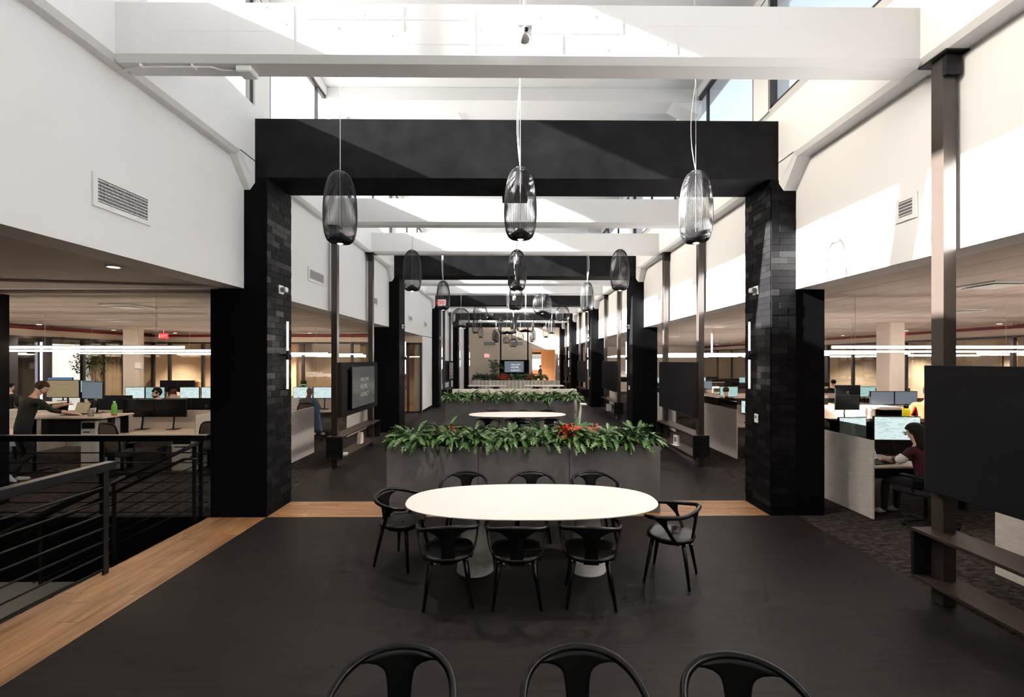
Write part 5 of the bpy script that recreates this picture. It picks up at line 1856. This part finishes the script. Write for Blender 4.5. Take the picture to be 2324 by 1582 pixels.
for i in range(4):
    MB().box(-0.09, 0.09, -0.04 + i * 0.025, -0.035 + i * 0.025, 0.01, 0.34 + 0.02 * (i % 2)).build('sheet', 'paper', t)

# framed art, lettering on glass, desk sign
t = thing('framed_art', 'black framed line drawing in a glazed room of the right office', 'picture', (16.56, 14.6, 1.95), R(-90))
MB().box(-0.62, 0.62, -0.03, 0.03, -0.52, 0.52, 0.006).build('frame', 'plastic_black', t)
MB().box(-0.57, 0.57, -0.034, -0.03, -0.47, 0.47).build('mat_board', 'cream_wall', t)
MB().tube([(-0.1, -0.037, -0.2), (0.02, -0.037, 0.0), (-0.05, -0.037, 0.12), (0.06, -0.037, 0.22)], 0.02, 5).build('drawing', 'print_grey', t)
t = thing('framed_art', 'black framed picture behind the glass beyond the third bench of the right office', 'picture', (16.56, 23.0, 1.95), R(-90))
MB().box(-0.75, 0.75, -0.03, 0.03, -0.52, 0.52, 0.006).build('frame', 'plastic_black', t)
MB().box(-0.70, 0.70, -0.034, -0.03, -0.47, 0.47).build('mat_board', 'cream_wall', t)
MB().tube([(-0.1, -0.037, -0.2), (0.03, -0.037, 0.0), (-0.05, -0.037, 0.2)], 0.02, 5).build('drawing', 'print_grey', t)
gl = bpy.data.objects['window_24']
text('lettering', 'MARCONI\nROOM', 0.115, 'text_glass', gl, (-13.04 + 9.7, -0.02, 1.60), (R(90), 0, 0), 0.001)
text('lettering', 'LEADERSHIP\nROOM', 0.115, 'text_glass', gl, (-7.95 + 9.7, -0.02, 1.66), (R(90), 0, 0), 0.001)
t = thing('room_panel', 'small green lit room panel on the meeting room glass', 'sign', (-8.02, GY_L - 0.075, 1.32))
MB().box(-0.11, 0.11, -0.015, 0.015, -0.08, 0.08, 0.004).build('case', 'plastic_black', t)
MB().box(-0.10, 0.10, -0.018, -0.015, -0.07, -0.055).build('light_edge', 'green_led', t)
t = thing('wall_box', 'white electrical box on the cream column of the left office', 'box', (-12.12, 14.85, 2.02))
MB().box(-0.09, 0.09, -0.04, 0.04, -0.11, 0.11, 0.01).build('case', 'white_plastic', t)
MB().tube([(-0.02, 0.0, 0.11), (-0.02, 0.0, 1.16)], 0.014, 6).build('conduit', 'white_plastic', t)

# indoor tree beyond the left glass wall
t = thing('indoor_tree', 'bright green leafy tree beyond the left glass wall', 'tree', (-15.5, 17.0, 0))
MB().lathe([(0.2, 0), (0.27, 0.5), (0.25, 0.5)], 18).build('pot', 'white_plastic', t)
MB().tube([(0, 0, 0.45), (0.03, 0.02, 1.3), (-0.02, 0.0, 1.9)], [0.05, 0.04, 0.02], 8).tube([(0.03, 0.02, 1.3), (0.25, 0.1, 1.8)], 0.02, 6).tube([(0.02, 0.02, 1.2), (-0.28, 0.1, 1.8)], 0.02, 6).build('trunk', 'bark', t)
q = random.Random(9)
mb = MB()
for i in range(700):
    d_ = Vector((q.gauss(0, 1), q.gauss(0, 1), q.gauss(0, 0.8))).normalized() * (q.random() ** 0.4)
    c_ = Vector((d_.x * 0.65, d_.y * 0.65, 2.05 + d_.z * 0.55))
    M = Matrix.Translation(c_) @ Matrix.Rotation(q.uniform(0, 6.28), 4, 'Z') @ Matrix.Rotation(q.uniform(-1, 1), 4, 'X')
    mb.add([(0, 0, 0), (0.035, 0.05, 0.01), (0, 0.12, 0), (-0.035, 0.05, 0.01)], [(0, 1, 2, 3)], False, M)
tag(mb.build('leaves', 'tree_leaf', t), kind='stuff')

# dark turbine vent on the roof outside the right clerestory
t = thing('roof_vent', 'dark round topped vent on the roof outside the right clerestory window', 'vent', (4.9, 9.4, 5.35))
MB().lathe([(0.16, 0), (0.16, 1.0), (0.32, 1.05), (0.36, 1.25), (0.28, 1.5), (0.12, 1.62), (0.02, 1.66)], 20).build('cowl', 'steel_black', t)


# ------------------------------------------------------------------ office chairs
oc_ = thing('office_chair', 'x', 'chair')
for i in range(5):
    a = 2 * math.pi * i / 5 + 0.3
    MB().tube([(0, 0, 0.09), (0.29 * math.cos(a), 0.29 * math.sin(a), 0.06)], [0.025, 0.016], 6).sphere((0.30 * math.cos(a), 0.30 * math.sin(a), 0.03), 0.03, 8, 6).build('base_leg', 'plastic_black', oc_)
MB().tube([(0, 0, 0.08), (0, 0, 0.42)], 0.025, 8).build('gas_column', 'plastic_black', oc_)
MB().grid(lambda u, v: (0.24 * (2 * u - 1), 0.24 * (2 * v - 1) + 0.02, 0.46 + 0.02 * (2 * v - 1) ** 2 - 0.02 * (2 * u - 1) ** 2), 6, 6, 0.05).build('seat', 'cloth_black', oc_)


def cback(u, v):
    w = 0.225 * (1 - 0.16 * abs(2 * v - 0.9) ** 3)
    x = w * (2 * u - 1)
    return (x, -0.24 - 0.07 * v + 0.06 * (2 * u - 1) ** 2, 0.52 + 0.54 * v - 0.05 * (2 * u - 1) ** 4 * v)


MB().grid(cback, 10, 10, 0.012).build('back_mesh', 'mesh_brown', oc_)
edge = [cback(0, v / 10) for v in range(11)] + [cback(u / 10, 1) for u in range(1, 11)] + [cback(1, v / 10) for v in range(9, -1, -1)] + [cback(u / 10, 0) for u in range(9, -1, -1)]
MB().tube(edge, 0.017, 6, cap=False).build('back_frame', 'plastic_black', oc_)
MB().tube([(0, -0.05, 0.42), (0, -0.26, 0.46), (0, -0.29, 0.62)], 0.02, 6).build('back_bracket', 'plastic_black', oc_)
for s in (-1, 1):
    MB().tube([(s * 0.22, 0.0, 0.45), (s * 0.29, 0.0, 0.50), (s * 0.29, 0.0, 0.66)], 0.014, 6).box(s * 0.29 - 0.04, s * 0.29 + 0.04, -0.12, 0.13, 0.66, 0.69, 0.01).build('armrest', 'plastic_black', oc_)
KIDS.clear()
remember(oc_)
OC = [((-7.28, 8.55), -14, 'brown mesh back office chair by the far railing'),
      ((-5.62, 8.75), 10, 'black office chair at the right edge of the far railing'),
      ((-5.50, 12.35), 4, 'office chair with a jacket under the man with shaved head'),
      ((5.50, 6.0), 18, 'dark office chair under the woman with glasses'),
      ((-8.35, 11.25), 180, 'office chair of the bearded man in the left office'),
      ((-9.35, 12.45), 0, 'office chair of the man with the dark collar in the left office'),
      ((-11.35, 12.5), -40, 'office chair of the person with long dark hair in the left office'),
      ((-7.1, 11.3), 180, 'office chair of the person hidden behind the monitor back in the left office'),
      ((6.3, 13.4), 0, 'dark office chair at the third right bench nearer the hall'),
      ((6.35, 17.1), 0, 'dark office chair at the fourth right bench nearer the hall'),
      ((5.9, 9.55), 20, 'empty dark office chair at the second right bench')]
for i, ((x, y), a, lab) in enumerate(OC):
    place(oc_, i == 0, (x, y, 0), R(a), lab, 'office chairs')
t = thing('jacket', 'blue denim jacket hanging off the chair of the man with shaved head', 'jacket', (-5.20, 12.1, 0.2), R(-8))
MB().grid(lambda u, v: (0.02 + 0.10 * v + 0.24 * (u - 0.5) * (0.75 + 0.5 * v), -0.10 + 0.10 * math.sin(7 * u) * 0.35 - 0.10 * v, 0.92 - 0.72 * v + 0.05 * math.sin(5 * u)), 12, 12, 0.05).build('cloth', 'denim', t)
MB().tube([(0.09, -0.10, 0.88), (0.17, -0.16, 0.55), (0.27, -0.20, 0.16)], 0.008, 5).build('trim', 'cloth_cream', t)


# ------------------------------------------------------------------ people
FING = [(-0.030, 0.055), (-0.010, 0.068), (0.010, 0.064), (0.028, 0.050)]


def person(label, loc, rotz, J, mats, hair='hair_brown', hair_style='short', headset=False, beard=False, scale=1.0, group='people in the offices', head_turn=0.0):
    """one continuous skinned body; J: joint positions facing +Y. mats: skin, top, legs, shoes"""
    t = thing('person', label, 'person', loc, rotz, group)
    t.scale = (scale,) * 3
    V, E, RAD, TAGS = [], [], [], []

    def add(p, r, tg, parent=None):
        V.append(Vector(p)); RAD.append(r if isinstance(r, tuple) else (r, r)); TAGS.append(tg)
        i = len(V) - 1
        if parent is not None:
            E.append((parent, i))
        return i
    pel = Vector(J['pelvis']); chest = Vector(J['chest']); neck = Vector(J['neck']); head = Vector(J['head'])
    i_p = add(pel, (0.155, 0.115), 2)
    i_w = add(pel.lerp(chest, 0.5), (0.145, 0.105), 1, i_p)
    i_c = add(chest, (0.165, 0.115), 1, i_w)
    i_n = add(chest.lerp(neck, 0.75), (0.085, 0.075), 1, i_c)
    i_n2 = add(neck, 0.055, 0, i_n)
    up = (head - neck).normalized()
    f = Vector(J.get('face', (0, 1, 0))).normalized()
    f = (f - up * f.dot(up)).normalized()
    i_h0 = add(neck + up * 0.065 + f * 0.015, (0.062, 0.066), 0, i_n2)
    i_h1 = add(head + f * 0.01, (0.076, 0.088), 0, i_h0)
    i_h2 = add(head + up * 0.065, (0.070, 0.082), 0, i_h1)
    add(head + up * 0.105, (0.04, 0.05), 0, i_h2)
    rt = f.cross(up).normalized()
    for side, key in ((-1, 'l'), (1, 'r')):
        sh = Vector(J['sh_' + key]); el = Vector(J['el_' + key]); wr = Vector(J['wr_' + key])
        a = add(sh, 0.062, 1, i_c)
        b = add(sh.lerp(el, 0.5), 0.050, 1, a)
        b = add(el, 0.044, 1, b)
        c = add(el.lerp(wr, 0.5), 0.040, 1, b)
        c = add(wr, 0.030, 0, c)
        d = (wr - el).normalized()
        pd = Vector(J.get('palm_' + key, d)).normalized()
        lat = pd.cross(Vector((0, 0, 1)))
        lat = lat.normalized() if lat.length > 1e-3 else Vector((1, 0, 0))
        dn = Vector((0, 0, -1))
        h = add(wr + pd * 0.06, (0.036, 0.020), 0, c)
        for k, (o, L) in enumerate(FING):
            p1 = add(wr + pd * (0.10 + 0.2 * L) + lat * o, 0.0095, 0, h)
            p2 = add(wr + pd * (0.10 + 0.6 * L) + lat * o * 1.15 + dn * 0.012, 0.009, 0, p1)
            add(wr + pd * (0.10 + 0.9 * L) + lat * o * 1.2 + dn * 0.032, 0.008, 0, p2)
        ts = -side
        p1 = add(wr + pd * 0.045 + lat * 0.040 * ts, 0.011, 0, h)
        add(wr + pd * 0.085 + lat * 0.058 * ts + dn * 0.015, 0.009, 0, p1)
    for side, key in ((-1, 'l'), (1, 'r')):
        hp = Vector(J['hip_' + key]); kn = Vector(J['kn_' + key]); an = Vector(J['an_' + key]); fd = Vector(J.get('foot_' + key, (0, 1, 0))).normalized()
        a = add(hp, 0.092, 2, i_p)
        a = add(hp.lerp(kn, 0.5), 0.078, 2, a)
        a = add(kn, 0.060, 2, a)
        a = add(kn.lerp(an, 0.4), 0.056, 2, a)
        a = add(an, 0.042, 2, a)
        a = add(an + fd * 0.08 + Vector((0, 0, -0.035)), 0.040, 3, a)
        add(an + fd * 0.20 + Vector((0, 0, -0.055)), 0.030, 3, a)
    me = bpy.data.meshes.new('body')
    me.from_pydata([tuple(v) for v in V], E, [])
    ob = bpy.data.objects.new('body_tmp', me)
    C.objects.link(ob)
    md = ob.modifiers.new('skin', 'SKIN')
    md.use_smooth_shade = True
    lay = me.skin_vertices[0].data
    for i, r in enumerate(RAD):
        lay[i].radius = r
        lay[i].use_root = (i == 0)
    sb = ob.modifiers.new('sub', 'SUBSURF')
    sb.levels = 1
    sb.render_levels = 1
    dg = bpy.context.evaluated_depsgraph_get()
    out = bpy.data.meshes.new_from_object(ob.evaluated_get(dg))
    bpy.data.objects.remove(ob)
    out.materials.clear()
    for m in mats:
        out.materials.append(MATS[m])
    SEG = [(V[a], V[b], TAGS[b]) for a, b in E]
    for p in out.polygons:
        c = p.center
        best, bt = 1e9, 0
        for a, b, tg in SEG:
            ab = b - a
            u = max(0, min(1, (c - a).dot(ab) / max(ab.length_squared, 1e-9)))
            dd = (c - a - ab * u).length_squared
            if dd < best:
                best, bt = dd, tg
        p.material_index = bt
        p.use_smooth = True
    inst('body', out, t)
    # head details
    B = Matrix((rt, f, up)).transposed().to_4x4()
    B.translation = head
    hb = MB()
    if hair_style == 'short':
        hb.sphere((0, -0.012, 0.038), 0.098, 18, 12, (0.88, 1.02, 0.92), B)
        hb2 = [v for v in hb.v]
        # cut away the face side
        Bi = B.inverted()
        hb.v = []
        for v in hb2:
            lv = Bi @ Vector(v)
            if lv.y > 0.035 and lv.z < 0.055:
                lv.y = 0.035 + (lv.y - 0.035) * 0.1
                lv.x *= 0.85
            if lv.z < -0.03:
                lv.z = -0.03 + (lv.z + 0.03) * 0.5
                lv.y = min(lv.y, -0.02)
                lv.x *= 0.85
            hb.v.append(tuple(B @ lv))
    elif hair_style == 'curly':
        qq = random.Random(3)
        for i in range(46):
            d_ = Vector((qq.gauss(0, 1), qq.gauss(0, 1) - 0.35, qq.gauss(0, 1) + 0.7)).normalized()
            if d_.y > 0.35 and d_.z < 0.55:
                continue
            hb.sphere((d_.x * 0.078, d_.y * 0.09 - 0.01, d_.z * 0.085 + 0.035), 0.034, 8, 6, (1, 1, 1), B)
    else:
        hb.sphere((0, -0.015, 0.035), 0.102, 18, 12, (0.92, 1.05, 0.95), B)
        hb.grid(lambda u, v: (0.095 * math.sin((u - 0.5) * 3.6), -0.02 - 0.09 * math.cos((u - 0.5) * 3.6), 0.05 - 0.30 * v), 10, 6, 0.05, True, B)
        Bi = B.inverted()
        nv = []
        for v in hb.v:
            lv = Bi @ Vector(v)
            if lv.y > 0.04 and lv.z < 0.05:
                lv.y = 0.04
                lv.x *= 0.9
            nv.append(tuple(B @ lv))
        hb.v = nv
    if hair_style != 'none':
        hb.build('hair', hair, t)
    for s in (-1, 1):
        MB().sphere((s * 0.032, 0.086, 0.012), 0.009, 8, 6, (1.2, 0.7, 0.8), B).build('eye', 'eye', t)
        MB().sphere((s * 0.078, -0.004, 0.0), 0.026, 8, 6, (0.4, 0.8, 1.1), B).build('ear', mats[0], t)
    MB().add([(-0.014, 0.088, -0.022), (0.014, 0.088, -0.022), (0, 0.116, -0.020), (0, 0.088, 0.022)], [(0, 2, 3), (2, 1, 3), (0, 1, 2)], True, B).build('nose', mats[0], t)
    MB().sphere((0, 0.074, -0.048), 0.02, 8, 5, (1.0, 0.4, 0.24), B).build('mouth', 'lip' if mats[0] == 'skin_light' else 'skin_dark', t)
    if beard:
        MB().sphere((0, 0.03, -0.062), 0.062, 12, 8, (1.05, 1.0, 0.62), B).build('beard', hair, t)
    if headset:
        MB().tube([B @ Vector((0.088 * math.cos(a), -0.01, 0.03 + 0.098 * math.sin(a))) for a in [math.pi * i / 12 for i in range(13)]], 0.006, 5).build('headset_band', 'plastic_black', t)
        MB().sphere((0.086, 0.0, 0.0), 0.032, 10, 7, (0.5, 1, 1), B).tube([B @ Vector(p) for p in ((0.088, 0.01, -0.02), (0.085, 0.07, -0.055), (0.05, 0.10, -0.06))], 0.004, 4).build('headset_cup', 'plastic_black', t)
    return t, B


def lean(J, pivot, ang, axis='X'):
    """bend everything above the pelvis"""
    Mx = Matrix.Translation(pivot) @ Matrix.Rotation(ang, 4, axis) @ Matrix.Translation(-Vector(pivot))
    for k in ('chest', 'neck', 'head', 'sh_l', 'sh_r'):
        J[k] = Mx @ Vector(J[k])
    return J


def standing(ang=0.0):
    J = dict(pelvis=(0, 0, 0.96), chest=(0, 0, 1.30), neck=(0, 0, 1.50), head=(0, 0.015, 1.635), sh_l=(-0.19, 0, 1.41), sh_r=(0.19, 0, 1.41),
             hip_l=(-0.095, 0, 0.90), hip_r=(0.095, 0, 0.90), kn_l=(-0.10, 0.02, 0.50), kn_r=(0.10, 0.02, 0.50), an_l=(-0.11, -0.03, 0.085), an_r=(0.11, -0.03, 0.085))
    lean(J, (0, 0, 0.96), -ang)
    J['el_l'], J['el_r'] = (-0.26, 0.02, 1.12), (0.26, 0.02, 1.12)
    J['wr_l'], J['wr_r'] = (-0.20, 0.24, 1.08), (0.20, 0.24, 1.08)
    return J


def sitting(ang=0.1):
    J = dict(pelvis=(0, -0.06, 0.56), chest=(0, -0.06, 0.90), neck=(0, -0.05, 1.10), head=(0, -0.03, 1.235), sh_l=(-0.19, -0.06, 1.01), sh_r=(0.19, -0.06, 1.01),
             hip_l=(-0.095, -0.02, 0.55), hip_r=(0.095, -0.02, 0.55), kn_l=(-0.13, 0.38, 0.52), kn_r=(0.13, 0.38, 0.52), an_l=(-0.13, 0.40, 0.085), an_r=(0.13, 0.40, 0.085))
    lean(J, (0, -0.06, 0.56), -ang)
    J['el_l'], J['el_r'] = (-0.25, 0.06, 0.80), (0.25, 0.06, 0.80)
    J['wr_l'], J['wr_r'] = (-0.16, 0.28, 0.77), (0.16, 0.28, 0.77)
    return J


# man in dark sweater at the raised desk
J = standing(0.28)
J['head'] = Vector((0.03, 0.235, 1.605)); J['neck'] = Vector((0, 0.165, 1.485))
J['el_r'], J['wr_r'] = (0.37, 0.26, 1.22), (0.50, 0.46, 1.165)
J['el_l'], J['wr_l'] = (-0.22, 0.36, 1.22), (0.02, 0.52, 1.28)
J['face'] = (0.7, 1, -0.25)
J['sh_l'], J['sh_r'] = Vector((-0.22, 0.13, 1.40)), Vector((0.22, 0.13, 1.40))
J['kn_l'], J['an_l'] = (-0.10, 0.04, 0.48), (-0.11, -0.05, 0.085)
J['kn_r'], J['an_r'] = (0.12, 0.10, 0.50), (0.16, -0.22, 0.20)
J['foot_r'] = (0.2, 0.6, -0.75)
person('man in a dark green sweater and headset standing at the raised desk', (-8.80, 8.24, 0), R(-26), J, ('skin_light', 'cloth_darkgreen', 'cloth_black', 'cloth_white'), 'hair_brown', 'short', headset=True, scale=1.05)
# left office seated people
J = sitting(0.15)
person('person with long dark hair seen from the side in the left office', (-11.45, 12.55, 0.08), R(-60), J, ('skin_light', 'cloth_black', 'cloth_black', 'cloth_black'), 'hair_black', 'long')
J = sitting(0.1); J['face'] = (0.35, 1, -0.35)
person('bearded man with curly dark hair and headset in the left office', (-8.75, 11.3, 0.15), R(170), J, ('skin_light', 'cloth_grey', 'cloth_black', 'cloth_black'), 'hair_black', 'curly', headset=True, beard=True)
J = sitting(0.1)
person('man with short brown hair and dark collared top facing his monitor', (-9.30, 12.5, 0.06), R(-20), J, ('skin_light', 'cloth_navy', 'cloth_black', 'cloth_black'), 'hair_brown', 'short', headset=True)
J = sitting(0.05)
person('person mostly hidden behind the rightmost monitor back in the left office', (-7.25, 11.3, 0.0), R(180), J, ('skin_light', 'cloth_black', 'cloth_black', 'cloth_black'), 'hair_black', 'short')
J = sitting(0.05)
person('woman with long blond hair behind the meeting room glass', (-13.0 + 0.15, 18.7, 0.04), R(30), J, ('skin_light', 'cloth_cream', 'cloth_black', 'cloth_black'), 'hair_blond', 'long')
J = standing(0.1)
person('dark haired person behind the tan monitor near the left glass wall', (-13.2, 12.0, -0.05), R(0), J, ('skin_light', 'cloth_black', 'cloth_black', 'cloth_black'), 'hair_black', 'short', scale=0.95)
J = sitting(0.1); J['face'] = (0.3, 1, 0)
person('man with shaved head seen from behind at the second left bench', (-5.53, 12.38, 0.07), R(-4), J, ('skin_dark', 'cloth_grey', 'denim', 'cloth_white'), 'hair_black', 'none', scale=1.04)
# right office
J = sitting(0.2); J['face'] = (-0.35, 1, -0.3)
J['el_l'], J['wr_l'] = (-0.27, 0.10, 0.86), (-0.12, 0.34, 0.80)
J['el_r'], J['wr_r'] = (0.22, 0.14, 0.84), (0.04, 0.38, 0.80)
t, B = person('woman with glasses and dark hair typing on a laptop in the right office', (5.50, 6.05, 0), R(18), J, ('skin_light', 'cloth_burgundy', 'cloth_black', 'cloth_white'), 'hair_black', 'long', scale=1.0)
gm = MB()
for s in (-1, 1):
    gm.tube([B @ Vector((s * 0.034 + 0.026 * math.cos(6.2832 * i / 12), 0.105, 0.012 + 0.022 * math.sin(6.2832 * i / 12))) for i in range(13)], 0.0025, 4, cap=False)
    gm.tube([B @ Vector((s * 0.06, 0.105, 0.015)), B @ Vector((s * 0.08, 0.0, 0.015))], 0.0025, 4)
gm.build('glasses', 'plastic_black', t)
for k, key in enumerate(('l', 'r')):
    a, b = Vector(J['el_' + key]), Vector(J['wr_' + key])
    MB().tube([a.lerp(Vector(J['sh_' + key]), 0.35), a, a.lerp(b, 0.12)], 0.058, 10, cap=False).build('white_sleeve_band', 'cloth_white', t)
    MB().tube([a.lerp(b, 0.55), a.lerp(b, 0.9)], [0.046, 0.040], 10, cap=False).build('cream_sleeve_band', 'cloth_cream', t)
J = standing(0.25); J['face'] = (0.2, 1, -0.6)
J['el_l'], J['wr_l'] = (-0.27, 0.12, 1.16), (-0.10, 0.34, 1.14)
J['el_r'], J['wr_r'] = (0.27, 0.14, 1.16), (0.10, 0.34, 1.14)
person('person in an orange sweater with arms folded in the right office', (7.52, 8.22, 0), R(150), J, ('skin_dark', 'cloth_orange', 'cloth_black', 'cloth_black'), 'hair_black', 'short')
J = sitting(0.1)
person('person with brown hair in a dark top at the third right bench', (6.32, 13.42, 0.05), R(-10), J, ('skin_light', 'cloth_black', 'cloth_black', 'cloth_black'), 'hair_brown', 'short')
J = sitting(0.0)
person('person with dark hair at the fourth right bench', (6.95, 16.9, 0.12), R(10), J, ('skin_light', 'cloth_black', 'cloth_black', 'cloth_black'), 'hair_black', 'short')
J = sitting(0.0)
person('far person with black hair at the end of the right office benches', (12.1, 17.1, 0.1), R(0), J, ('skin_light', 'cloth_black', 'cloth_black', 'cloth_black'), 'hair_black', 'short')
J = standing(0.05); J['face'] = (-0.5, 1, -0.4)
J['el_l'], J['wr_l'] = (-0.24, 0.08, 1.14), (-0.08, 0.26, 1.22)
J['el_r'], J['wr_r'] = (0.24, 0.08, 1.14), (0.06, 0.26, 1.22)
person('far person in grey shirt and khaki trousers in front of the bright window', (2.33, END_Y + 0.6, 0), R(60), J, ('skin_light', 'cloth_grey', 'cloth_khaki', 'cloth_black'), 'hair_black', 'short')
